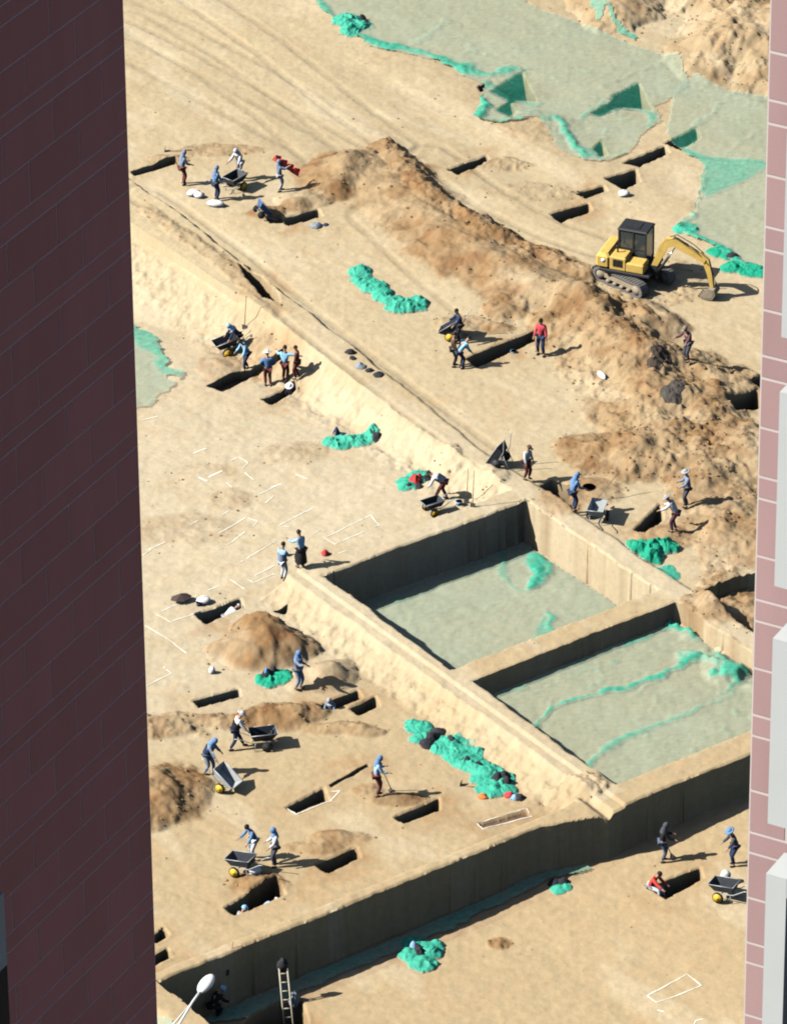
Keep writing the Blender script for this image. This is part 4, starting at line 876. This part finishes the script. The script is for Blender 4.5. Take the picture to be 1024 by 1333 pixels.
person('worker with sky blue cap digging in the lower shaft', 311, 1184, 60, 'grey', 'navy', 'helmet', 'sky', dict(lean=20), 1.6, inhole=True, dz=.05)
person('worker with white cap bending in the lower shaft', 343, 1169, 70, 'paleblue', 'lightgrey', 'cap', 'white', dict(lean=55, L=(30, 10, 10), R=(30, 10, 10)), 1.66, inhole=True, dz=.08)
person('worker in a shaft showing a pale blue cap above the edge', 428, 1133, 200, 'bluegrey', 'navy', 'cap', 'paleblue', dict(lean=5), 1.45, inhole=True, dz=-.3)
person('worker in white in the shaft beside the brown mound', 297, 794, 60, 'lightgrey', 'grey', 'cap', 'lightgrey', dict(lean=60), 1.5, inhole=True, dz=.12)
person('dark clothed worker with a broom standing at the shade edge of the long wall', 862, 1122, 85, 'black', 'jeans', 'scarf', 'darkgrey', dict(lean=8, L=(35, 5, 40), R=(40, 5, 30)), 1.68)
person('man in bright red shirt sitting on the edge of the wide shaft', 846, 1157, 120, 'brightred', 'lightgrey', 'hair', 'black', dict(sit=1, lean=28, L=(40, 8, 20), R=(50, 8, 20)), 1.7)
person('worker in blue hat holding the cart beside the pink tower', 955, 1127, 250, 'darkgrey', 'navy', 'hat', 'blue', dict(lean=16, L=(30, 10, 20), R=(30, 10, 20)), 1.66)
person('worker with shiny blue helmet crouching in the shade of the lower pit', 281, 1326, 60, 'black', 'black', 'helmet', 'sky', dict(crouch=.55, lean=35, L=(40, 10, 20), R=(40, 10, 20)), 1.65)
finish_people()

# ------------------------------------------------------------------ carts
YEL = mat('yellow_rim', (.75, .46, .04), .5, .08); TYR = mat('tyre_rubber', (.02, .02, .022), .9, .1); STL = mat('cart_steel', (.45, .47, .48), .45, .12, metal=.3)
TDK = mat('tray_dark', (.035, .04, .05), .6, .25); TGY = mat('tray_grey', (.42, .44, .44), .5, .1); TBL = mat('tray_blue', (.06, .12, .25), .6, .2)
def cart(label, x, y, az, tray=TDK, pitch=0, roll=0, load=None, dz=0.0, size=1.0, yellow=True, lit=None):
    p = g(x, y); root = empty('wheelbarrow', p, -math.radians(az), size); tag(root, label, 'wheelbarrow', 'two wheeled site carts')
    Rm = Matrix.Rotation(math.radians(pitch), 3, 'X') @ Matrix.Rotation(math.radians(roll), 3, 'Y'); piv = Vector((0, .05, .30))
    def tf(q): return Rm @ (Vector(q) - piv) + piv
    # tray: open box with flared sides
    a = [(-.24, -.36, .40), (.24, -.36, .40), (.24, .34, .40), (-.24, .34, .40)]; b = [(-.33, -.50, .70), (.33, -.50, .70), (.33, .54, .70), (-.33, .54, .70)]
    ai = [(q[0] * .93, q[1] * .95, q[2] + .02) for q in a]; bi = [(q[0] * .94, q[1] * .96, q[2]) for q in b]
    V = [tf(q) for q in a + b + ai + bi]; Fc = [(3, 2, 1, 0), (8, 9, 10, 11)]
    for i in range(4):
        j = (i + 1) % 4; Fc += [(i, j, 4 + j, 4 + i), (8 + j, 8 + i, 12 + i, 12 + j), (4 + i, 4 + j, 12 + j, 12 + i)]
    m = MB(); m.add(V, Fc); m.build('tray', tray, root)
    m = MB()
    for i in range(4): m.tube([tf(b[i]), tf(b[(i + 1) % 4])], .014, 6)
    m.build('tray_rim', STL, root)
    for sx in (-1, 1):
        m = MB(); m.tube([tf((sx * .28, .35, .33)), tf((sx * .28, -.45, .36)), tf((sx * .30, -.95, .62)), tf((sx * .30, -1.12, .64))], .018, 6); m.build('handle', STL, root)
        m = MB(); cx = sx * .40; m.tube([(cx - .035, .12, .215), (cx + .035, .12, .215)], .215, 18, caps=True); w_ = m.build('tyre', TYR, root)
        m = MB(); m.tube([(cx - .043, .12, .215), (cx + .043, .12, .215)], .178, 14); m.tube([(cx - .06, .12, .215), (cx + .06, .12, .215)], .05, 8); m.build('rim', YEL if yellow else TDK, w_)
        m = MB(); m.tube([tf((sx * .24, -.30, .34)), (sx * .24, -.36, .02)], .016, 6); m.build('leg', STL, root)
    m = MB(); m.tube([(-.40, .12, .215), (.40, .12, .215)], .02, 6); m.tube([tf((-.2, .1, .34)), (-.2, .1, .2)], .016, 6); m.tube([tf((.2, .1, .34)), (.2, .1, .2)], .016, 6); m.build('axle', STL, root)
    if load:
        m = MB().ell(tf((0, .02, .46)), (.27, .38, .24), 14, 8, M=Rm, jit=.08, z0=-.3); o = m.build('earth_load' if load != 'sack' else 'white_sack', mat('earth', (.22, .14, .075), .95, .2, bump=.8, scale=12) if load != 'sack' else SACK)
        o.parent = None; o.matrix_world = Matrix.Translation(Vector(p)) @ Matrix.Rotation(-math.radians(az), 4, 'Z'); tag(o, ('brown earth heaped in the tray of the ' if load != 'sack' else 'white sack lying in the tray of the ') + label.replace('wheelbarrow', 'cart'), 'earth' if load != 'sack' else 'sack')
    return root
cart('yellow wheeled wheelbarrow between the blue jacket and the white clothed worker', 306, 246, 40, TDK, 0)
cart('small blue tray wheelbarrow tipped on end at the irregular trench', 340, 280, 250, TBL, 55, size=.8, yellow=False)
cart('wheelbarrow with black tray tipped high beside the slot trench', 592, 440, 285, TDK, -38)
cart('wheelbarrow with one yellow wheel showing below the ridge', 296, 460, 250, TDK, -12)
cart('small wheelbarrow with pale yellow wheels at the strip baulk', 563, 668, 240, TDK, 0, size=.85)
cart('wheelbarrow standing on end with handles in the air by the baulk', 655, 606, 300, TDK, -60, yellow=False)
cart('grey wheelbarrow seen end on beside the clear blue jacket', 777, 678, 15, TGY, 0, yellow=False)
cart('black wheelbarrow being pushed over the flat ground', 342, 972, 80, TDK, 0, yellow=False)
cart('silver grey wheelbarrow tipped forward with yellow wheel', 291, 1026, 125, TGY, -32)
cart('wheelbarrow with two bright yellow wheels below the pair of workers', 316, 1137, 300, TDK, -10)
cart('wheelbarrow with pale yellow wheels beside the pink tower', 944, 1170, 300, TDK, -8)
for lb, x, y, dz_, m_ in [('white sack hanging over the tray of the cart beside the pink tower', 944, 1150, .35, SACK), ('pale sack on the front of the black pushed cart', 352, 964, .45, SACK)]:
    p = g(x, y); o = MB().ell((0, 0, 0), (.2, .17, .22), 12, 8, jit=.1).build('white_sack', m_); o.location = p + np.array([0, 0, dz_]); tag(o, lb, 'sack')

# ------------------------------------------------------------------ hand tools and small things
WOOD = mat('tool_wood', (.30, .20, .10), .7, .15); IRON = mat('tool_iron', (.10, .09, .085), .5, .2, metal=.5)
def tool(label, x, y, az, tilt, L_=1.3, z=0.0, name='shovel', lift=0):
    p = g(x, y); root = empty(name, (p[0], p[1], p[2] + z), -math.radians(az)); tag(root, label, 'hand tool')
    t_ = math.radians(tilt); d = Vector((0, math.sin(t_), math.cos(t_)))
    MB().tube([d * .1, d * L_], .018, 6).build('handle', WOOD, root)
    if name == 'shovel': MB().add([Vector(q) for q in ((-.11, 0, .18), (.11, 0, .18), (.10, -.03, -.02), (0, -.04, -.08), (-.10, -.03, -.02), (-.11, .02, .18), (.11, .02, .18), (.10, -.01, -.02), (0, -.02, -.08), (-.10, -.01, -.02))], [(0, 1, 2, 3, 4), (9, 8, 7, 6, 5), (0, 5, 6, 1), (1, 6, 7, 2), (2, 7, 8, 3), (3, 8, 9, 4), (4, 9, 5, 0)]).build('blade', IRON, root)
    elif name == 'hoe': MB().box((0, .07, .06), (.16, .16, .015), M=Matrix.Rotation(-.5, 3, 'X')).build('blade', IRON, root)
    else: MB().tube([d * .02, d * .25], [.12, .03], 10).build('brush', mat('straw', (.62, .52, .32), .9, .2), root)
    return root
tool('hoe held by the lone worker in light blue jacket', 510, 1030, 250, 20, 1.15, name='hoe')
tool('pale broom held by the dark clothed worker at the long wall', 876, 1118, 260, 22, 1.1, name='broom')
tool('long pole standing in the ground at the ridge foot behind the carts', 318, 428, 30, 8, 1.5, name='shovel')
tool('shovel handle standing at the low face by the small cart', 607, 655, 20, 8, 1.5)
tool('second upright shovel at the low face nearer the pit', 615, 660, 20, 6, 1.6)
tool('shovel leaning over the grey end on cart', 772, 655, 55, 52, 1.7)
tool('shovel lying on the shaded pit floor by the blue helmet', 296, 1310, 30, 25, 1.2)
tool('shovel lying by the chalk edged shallow rectangle', 600, 1023, 110, 86, .6)
tool('broken tool lying on the flat ground above the baulk', 215, 197, 95, 86, 1.2, z=.03)
for lb, x, y, rx, ry, m_, nm in [('dark oval sieve lying beside the clear blue jacket', 766, 635, .28, .16, mat('rust_brown', (.16, .06, .04), .8), 'sieve'), ('pale bucket in the shadow behind the bending worker', 597, 657, .14, .14, BL, 'bucket'),
                             ('blue bucket by the sack at the occupied shaft', 259, 789, .12, .12, DB, 'bucket'), ('blue bowl on the ground beside the slot trench', 668, 458, .14, .09, BL, 'bowl')]:
    p = g(x, y); m = MB(); m.tube([(0, 0, 0), (0, 0, .16 if nm == 'bucket' else .05), (0, 0, .16 if nm == 'bucket' else .05), (0, 0, .02)], [rx * .75, rx, rx * .9, rx * .66], 14)
    o = m.build(nm, m_); o.location = p; tag(o, lb, nm)
# dark umbrella by the chalk outline
p = g(236, 783); r = empty('umbrella', p, .4); tag(r, 'dark umbrella lying open beside the chalk outline left of the sack', 'umbrella')
m = MB(); V = [(0, 0, .38)] + [(.45 * math.cos(q * math.pi / 4), .30 * math.sin(q * math.pi / 4), .16 + .03 * (q % 2)) for q in range(8)]; m.add(V, [(0, 1 + q, 1 + (q + 1) % 8) for q in range(8)]); o = m.build('canopy', mat('umbrella_dark', (.07, .05, .045), .8), r); so = o.modifiers.new('thick', 'SOLIDIFY'); so.thickness = .01
MB().tube([(0, 0, .36), (.05, -.35, .02)], .012, 6).build('pole', IRON, r)
# red folded flag carried at the upper trench
p = g(364, 249); r = empty('red_flag', (p[0] + .1, p[1], p[2] + .80), 0); tag(r, 'zigzag red flag held slanting over the shoulder of the upper worker', 'flag')
MB().tube([(-.35, .1, .75), (.80, .1, -.15)], .018, 6).build('pole', WOOD, r)
m = MB(); V = []; Fc = []
for i in range(9):
    s_ = i / 8; bx, bz = -.33 + 1.1 * s_, .73 - .85 * s_; o_ = .05 if i % 2 else -.05; V += [(bx + .14 + o_, .1 + o_, bz + .24), (bx - .04 + o_, .1 - o_, bz - .04)]
for i in range(8): Fc.append((2 * i, 2 * i + 1, 2 * i + 3, 2 * i + 2))
m.add(V, Fc); o = m.build('flag_cloth', mat('flag_red', (.78, .09, .06), .7, .05), r); o.modifiers.new('thick', 'SOLIDIFY').thickness = .012

# ladder in the lower shaft
sp = g(433, 1296, False); hh = 1.5; top = np.array([sp[0] - 1.19 * hh * math.sin(math.radians(81)), sp[1] - 1.19 * hh * math.cos(math.radians(81)), sp[2] + hh])
bot = top + np.array([.25, -.75, -3.1]); r = empty('ladder', bot, 0); tag(r, 'pale wooden ladder standing in the dark shaft at the bottom edge', 'ladder')
dv = Vector(top - bot); LW = mat('ladder_wood', (.50, .46, .36), .7, .15)
for sx in (-.17, .17): MB().tube([(sx, 0, 0), dv + Vector((sx * .85, 0, 0))], .032, 8).build('rail', LW, r)
for i in range(9):
    f = .06 + i * .105; MB().tube([dv * f + Vector((-.17, 0, 0)), dv * f + Vector((.17, 0, 0))], .022, 6).build('rung', LW, r)
o = MB().ell((0, 0, -.06), (.20, .15, .26), 12, 8, jit=.28).build('dark_bundle', DK); o.location = tuple(top + np.array([0, .05, .02])); tag(o, 'dark cloth bundle hung over the top of the ladder', 'bundle')
o = MB().ell((0, 0, 0), (.2, .2, .35), 12, 8, jit=.15).build('grey_sack', GRY); o.location = tuple(top + np.array([.38, -.1, -1.45])); tag(o, 'grey sack hanging beside the ladder above the shaft', 'sack')

# street lamp in front of the lower corner
ph = at(268, 1281, 5.5); pa = at(226, 1340, 5.1); LMP = mat('lamp_white', (.82, .82, .80), .35, .03)
base_ = np.array([pa[0] - .5, pa[1] - .6, -.5]); r = empty('street_lamp', base_, 0); tag(r, 'white street lamp head on a slanting arm at the lower left corner', 'street lamp')
h_ = Vector(ph - base_); a_ = Vector(pa - base_); top_ = Vector((0, 0, a_.z - .3))
m = MB(); d_ = (h_ - a_).normalized(); q = Vector((1, 0, 0)).rotation_difference(d_).to_matrix()
m.ell(h_, (.48, .24, .15), 18, 10, M=q); m.build('lamp_head', LMP, r)
nk_ = h_ - d_ * .38
MB().tube([nk_, nk_ - d_ * .6 + Vector((0, 0, .02)), a_ + Vector((.10, 0, .02)), top_], [.055, .045, .04, .05], 8).build('arm', LMP, r)
MB().tube([nk_ - d_ * .45, a_ + Vector((-.14, .0, .0)), top_ + Vector((-.1, 0, -.5))], [.03, .035, .04], 8).build('brace', LMP, r)
MB().tube([(0, 0, 0), (0, 0, .5), (0, 0, .5), top_], [.16, .15, .10, .07], 12).build('pole', LMP, r)

# ------------------------------------------------------------------ excavator
EY = mat('excavator_yellow', (.64, .43, .11), .65, .2, scale=3); EK = mat('excavator_black', (.03, .03, .033), .5, .15); EG = mat('track_grey', (.16, .15, .14), .75, .25, scale=5)
GL = mat('cab_glass', (.05, .06, .06), .15, .05, spec=.8); CHR = mat('cylinder_rod', (.55, .55, .55), .25, .05, metal=.8); DIRT = mat('dirty_steel', (.33, .27, .19), .8, .2)
pc = g(825, 366, False); HA = 112; TA = 136
r = empty('excavator', (pc[0], pc[1], pc[2] - .03), -math.radians(HA)); tag(r, 'small yellow tracked excavator with black cab and bent arm beside the spoil mound', 'excavator')
RT_ = Matrix.Rotation(math.radians(HA - TA), 3, 'Z')
def stadium(L_, rr, n=8):
    P = [(L_ / 2 - rr + rr * math.sin(a), rr - rr * math.cos(a)) for a in [math.pi * i / n for i in range(n + 1)]]
    return P + [(-q[0], q[1]) for q in reversed(P)]
for sx in (-1, 1):
    prof = stadium(2.9, .33); pin = stadium(2.62, .24); m = MB(); n_ = len(prof); off = .09
    V = []
    for xx in (sx * .85 - .21, sx * .85 + .21):
        V += [RT_ @ Vector((xx, a, b)) for a, b in prof]; V += [RT_ @ Vector((xx, a, b + off)) for a, b in pin]
    Fc = []
    for i in range(n_):
        j = (i + 1) % n_; Fc += [(i, j, 2 * n_ + j, 2 * n_ + i), (n_ + j, n_ + i, 3 * n_ + i, 3 * n_ + j), (i, n_ + i, n_ + j, j), (2 * n_ + j, 3 * n_ + j, 3 * n_ + i, 2 * n_ + i)]
    m.add(V, Fc)
    # grousers
    per = []
    for i in range(n_):
        a = Vector((0, *prof[i])); b = Vector((0, *prof[(i + 1) % n_])); L_ = (b - a).length; kx = max(1, int(L_ / .15))
        for q in range(kx): per.append((a + (b - a) * ((q + .5) / kx), b - a))
    for c_, d_ in per:
        ang = math.atan2(d_.z, d_.y); m.box(RT_ @ (Vector((sx * .85, 0, 0)) + c_), (.43, .035, .05), M=RT_ @ Matrix.Rotation(ang, 3, 'X'))
    tk = m.build('track', EG, r)
    for yy in (-1.1, 1.1): MB().tube([RT_ @ Vector((sx * .85 - .17, yy, .33)), RT_ @ Vector((sx * .85 + .17, yy, .33))], .25, 16).build('sprocket', DIRT, tk)
    for yy in (-.6, -.2, .2, .6): MB().tube([RT_ @ Vector((sx * .85 - .18, yy, .16)), RT_ @ Vector((sx * .85 + .18, yy, .16))], .10, 12).build('roller', DIRT, tk)
    MB().box(RT_ @ Vector((sx * .85, 0, .36)), (.28, 1.9, .20), M=RT_).build('track_frame', DIRT, tk)
m = MB(); m.box(RT_ @ Vector((0, 0, .42)), (1.3, 1.1, .26), M=RT_); m.tube([(0, 0, .5), (0, 0, .74)], .48, 20); m.build('undercarriage', EK, r)
m = MB(); m.box(RT_ @ Vector((0, -1.62, .28)), (1.95, .10, .40), M=RT_); m.box(RT_ @ Vector((-.5, -1.2, .32)), (.1, .8, .1), M=RT_); m.box(RT_ @ Vector((.5, -1.2, .32)), (.1, .8, .1), M=RT_); m.build('dozer_blade', DIRT, r)
m = MB(); m.box((0, -.15, .80), (1.85, 2.3, .14), bev=.03); m.build('deck', EK, r)
m = MB(); m.box((0, -1.12, 1.22), (1.9, .62, .72), bev=.14); m.build('counterweight', EY, r)
m = MB(); m.box((.50, -.44, 1.20), (.84, .74, .66), bev=.06); m.box((.55, .32, 1.10), (.72, .82, .46), bev=.06); m.build('engine_cover', EY, r)
m = MB(); m.tube([(.45, -.6, 1.5), (.45, -.6, 1.78), (.45, -.66, 1.84)], .04, 8); m.build('exhaust_pipe', EK, r)
m = MB(); [m.box((.936, -.62 + i * .09, 1.25), (.02, .05, .34)) for i in range(5)]; m.build('vent_grille', EK, r)
m = MB(); m.tube([(.932, -1.08, 1.28), (.955, -1.08, 1.28)], .10, 18); m.build('round_decal', mat('white_paint', (.8, .8, .76), .5), r)
# cab: pillars, roof, glass
cx0, cx1, cy0, cy1, cz0, cz1 = -.93, .02, -.70, .52, .88, 2.36
cabp = MB()
for (a, b) in ((cx0, cy0), (cx1, cy0), (cx1, cy1), (cx0, cy1), (cx0, -.05), (cx1, -.05)): cabp.box((a, b, (cz0 + cz1) / 2), (.07, .07, cz1 - cz0))
for zz in (cz0 + .03, 1.55): cabp.box(((cx0 + cx1) / 2, cy0, zz), (cx1 - cx0 - .072, .06, .06)); cabp.box((cx0, (cy0 + cy1) / 2, zz), (.055, cy1 - cy0 - .072, .055)); cabp.box((cx1, (cy0 + cy1) / 2, zz), (.055, cy1 - cy0 - .072, .055))
cabp.box(((cx0 + cx1) / 2, cy1, cz0 + .03), (cx1 - cx0 - .072, .06, .06))
cab = cabp.build('cab', EK, r)
m = MB(); m.box(((cx0 + cx1) / 2, (cy0 + cy1) / 2, cz1 + .05), (cx1 - cx0 + .12, cy1 - cy0 + .16, .12), bev=.05); m.box(((cx0 + cx1) / 2, -.15, cz1 + .125), (.6, .6, .03)); m.build('cab_roof', EK, cab)
m = MB(); m.box((cx1 + .001, (cy0 - .05) / 2, 1.22), (.02, .56, .58)); m.box((cx0 - .001, (cy0 - .05) / 2, 1.22), (.02, .56, .58)); m.build('cab_panel', EK, cab)
for nm_, c_, d_ in (('window_pane', (cx1, -.38, 1.95), (.012, .58, .74)), ('window_pane', (cx1, .235, 1.70), (.012, .50, 1.20)), ('window_pane', (cx0, -.38, 1.95), (.012, .58, .74)), ('window_pane', (cx0, .235, 1.70), (.012, .50, 1.20)), ('windscreen', ((cx0 + cx1) / 2, cy1, 1.70), (.86, .012, 1.30)), ('rear_window', ((cx0 + cx1) / 2, cy0, 1.95), (.86, .012, .74))):
    MB().box(c_, d_).build(nm_, GL, cab)
m = MB(); m.box((-.45, -.3, 1.25), (.45, .42, .16), bev=.04); m.box((-.45, -.52, 1.55), (.45, .12, .55), bev=.04); m.build('seat', mat('seat_grey', (.3, .3, .32), .8), cab)
# boom, stick, bucket in the x = .3 plane
bxp = .22
def beam(pts, wds, th, name, mt):
    m = MB()
    P = [Vector((0, *p)) for p in pts]; V = []; 
    for i, p in enumerate(P):
        t_ = (P[min(i + 1, len(P) - 1)] - P[max(i - 1, 0)]).normalized(); n_ = Vector((0, -t_.z, t_.y))
        for sx in (-1, 1):
            for sg in (-1, 1): V.append(p + n_ * wds[i] / 2 * sg + Vector((bxp + sx * th / 2, 0, 0)))
    Fc = []
    for i in range(len(P) - 1):
        a = i * 4; b = a + 4; Fc += [(a, a + 1, b + 1, b), (a + 3, a + 2, b + 2, b + 3), (a + 1, a + 3, b + 3, b + 1), (a + 2, a, b, b + 2)]
    Fc += [(0, 2, 3, 1), (len(V) - 4, len(V) - 3, len(V) - 1, len(V) - 2)]
    m.add(V, Fc); return m.build(name, mt, r)
beam([(.95, .95), (1.42, 2.08), (1.62, 2.33), (1.92, 2.38), (3.3, 1.72)], [.22, .36, .42, .38, .2], .24, 'boom', EY)
beam([(3.02, 2.02), (3.32, 1.74), (3.5, 1.15), (3.62, .50)], [.15, .30, .22, .15], .18, 'stick', EY)
def ram(a, b, name='hydraulic_ram', x=bxp, f=.55):
    a = Vector((x, *a)); b = Vector((x, *b)); o = MB().tube([a, a + (b - a) * f], .055, 10).build(name, EK, r); MB().tube([a + (b - a) * f, b], .03, 8).build('rod', CHR, o)
ram((1.25, .95), (1.85, 2.0), x=bxp - .19); ram((1.25, .95), (1.85, 2.0), x=bxp + .19)
ram((1.85, 2.60), (3.0, 2.10)); ram((3.42, 1.72), (3.78, .70), f=.6)
MB().tube([(bxp - .1, 1.1, 1.3), (bxp - .1, 1.45, 2.42), (bxp - .1, 1.95, 2.68), (bxp - .1, 2.7, 2.36), (bxp - .1, 3.2, 2.0)], .022, 6).build('hose', EK, r); MB().tube([(bxp + .1, 1.1, 1.3), (bxp + .1, 1.48, 2.40), (bxp + .1, 2.0, 2.62), (bxp + .1, 2.75, 2.30), (bxp + .1, 3.45, 1.6)], .022, 6).build('hose', EK, r)
m = MB(); m.box((bxp, 1.0, .95), (.36, .3, .36)); m.build('boom_mount', EK, r)
prof = [(3.55, .55), (3.80, .55), (3.86, .30), (3.72, .06), (3.45, .0), (3.20, .10), (3.17, .16), (3.42, .08), (3.66, .14), (3.77, .32), (3.72, .47), (3.55, .47)]
m = MB(); m.prism([(p_[0], p_[1]) for p_ in prof], -.33, .33, M=Matrix(((0, 1, 0), (1, 0, 0), (0, 0, 1))))
m.v = [(a + bxp, b, c) for a, b, c in m.v]
for sx in (-.33, .31):
    m.prism([(3.55, .5), (3.78, .5), (3.82, .3), (3.70, .09), (3.45, .03), (3.2, .12)], sx, sx + .02, M=Matrix(((0, 1, 0), (1, 0, 0), (0, 0, 1)))); m.v[-12:] = [(a + bxp, b, c) for a, b, c in m.v[-12:]]
bk = m.build('bucket', DIRT, r)
for i in range(4): MB().box((bxp - .27 + i * .18, 3.14, .12), (.06, .14, .04), M=Matrix.Rotation(-.3, 3, 'X')).build('tooth', IRON, bk)
m = MB(); m.tube([(bxp - .1, 3.78, .70), (bxp - .1, 3.7, .5)], .03, 6); m.tube([(bxp + .1, 3.78, .70), (bxp + .1, 3.7, .5)], .03, 6); m.build('linkage', EK, r)
o = MB().ell((0, 0, 0), (.2, .2, .18), 12, 8, jit=.1).build('white_sack', SACK); o.location = tuple(g(833, 372, False) + np.array([0, -.1, .9])); tag(o, 'white bundle on the excavator deck in front of the cab', 'bundle')

# ------------------------------------------------------------------ scattered clods and stones
def clods():
    bmv = []; bmf = []; R2 = np.random.RandomState(5); spots = []
    for (cx, cy, rx, ry, h, b, r_) in _HP:
        n_ = int(rx * ry * (6 + 22 * r_))
        for _ in range(n_):
            a = R2.rand() * 6.283; d = .6 + R2.rand() ** .8 * .55; spots.append((cx + math.cos(a) * rx * d, cy + math.sin(a) * ry * d, R2.rand() ** 3 * .07 + .02))
    for pl, wd, h, b, r_ in _RP:
        for i in range(len(pl) - 1):
            L_ = math.dist(pl[i], pl[i + 1])
            for _ in range(int(L_ * wd * 9 * r_)):
                q = R2.rand(); e = R2.randn() * wd * .55; dx, dy = (pl[i + 1][0] - pl[i][0]) / L_, (pl[i + 1][1] - pl[i][1]) / L_
                spots.append((pl[i][0] + (pl[i + 1][0] - pl[i][0]) * q - dy * e, pl[i][1] + (pl[i + 1][1] - pl[i][1]) * q + dx * e, R2.rand() ** 3 * .085 + .02))
    for _ in range(900): spots.append((R2.uniform(-16, 20), R2.uniform(-38, 50), R2.rand() ** 4 * .05 + .02))
    S_ = np.array(spots); z = H(S_[:, 0], S_[:, 1]); z2 = H(S_[:, 0], S_[:, 1], False)
    ico = np.array([(0, 0, 1), (.9, 0, .35), (.28, .85, .35), (-.72, .53, .35), (-.72, -.53, .35), (.28, -.85, .35), (0, 0, -.6)]); Fi = np.array([(0, 1, 2), (0, 2, 3), (0, 3, 4), (0, 4, 5), (0, 5, 1), (6, 2, 1), (6, 3, 2), (6, 4, 3), (6, 5, 4), (6, 1, 5)])
    ok = np.abs(z - z2) < .02; S_ = S_[ok]; z = z[ok]; n_ = len(S_)
    J = 1 + R2.uniform(-.3, .3, (n_, 7, 3)); V = ico[None] * J * S_[:, 2][:, None, None] * np.array([1, 1, .7]); V += np.concatenate([S_[:, :2], z[:, None]], 1)[:, None, :]
    Fc = Fi[None] + (np.arange(n_) * 7)[:, None, None]
    me = raw_mesh('earth_clods', V.reshape(-1, 3), Fc.reshape(-1, 3), False)
    ca = me.color_attributes.new('soil_colour', 'FLOAT_COLOR', 'POINT'); c_ = np.array([.27, .175, .09]) * (1 + R2.uniform(-.25, .35, (n_, 1))); ca.data.foreach_set('color', np.concatenate([np.repeat(c_, 7, 0), np.ones((n_ * 7, 1))], 1).astype(np.float32).ravel())
    tag(link('earth_clods', me, SOIL), 'loose earth clods and pebbles over the mounds and ground', kind='stuff')
clods()
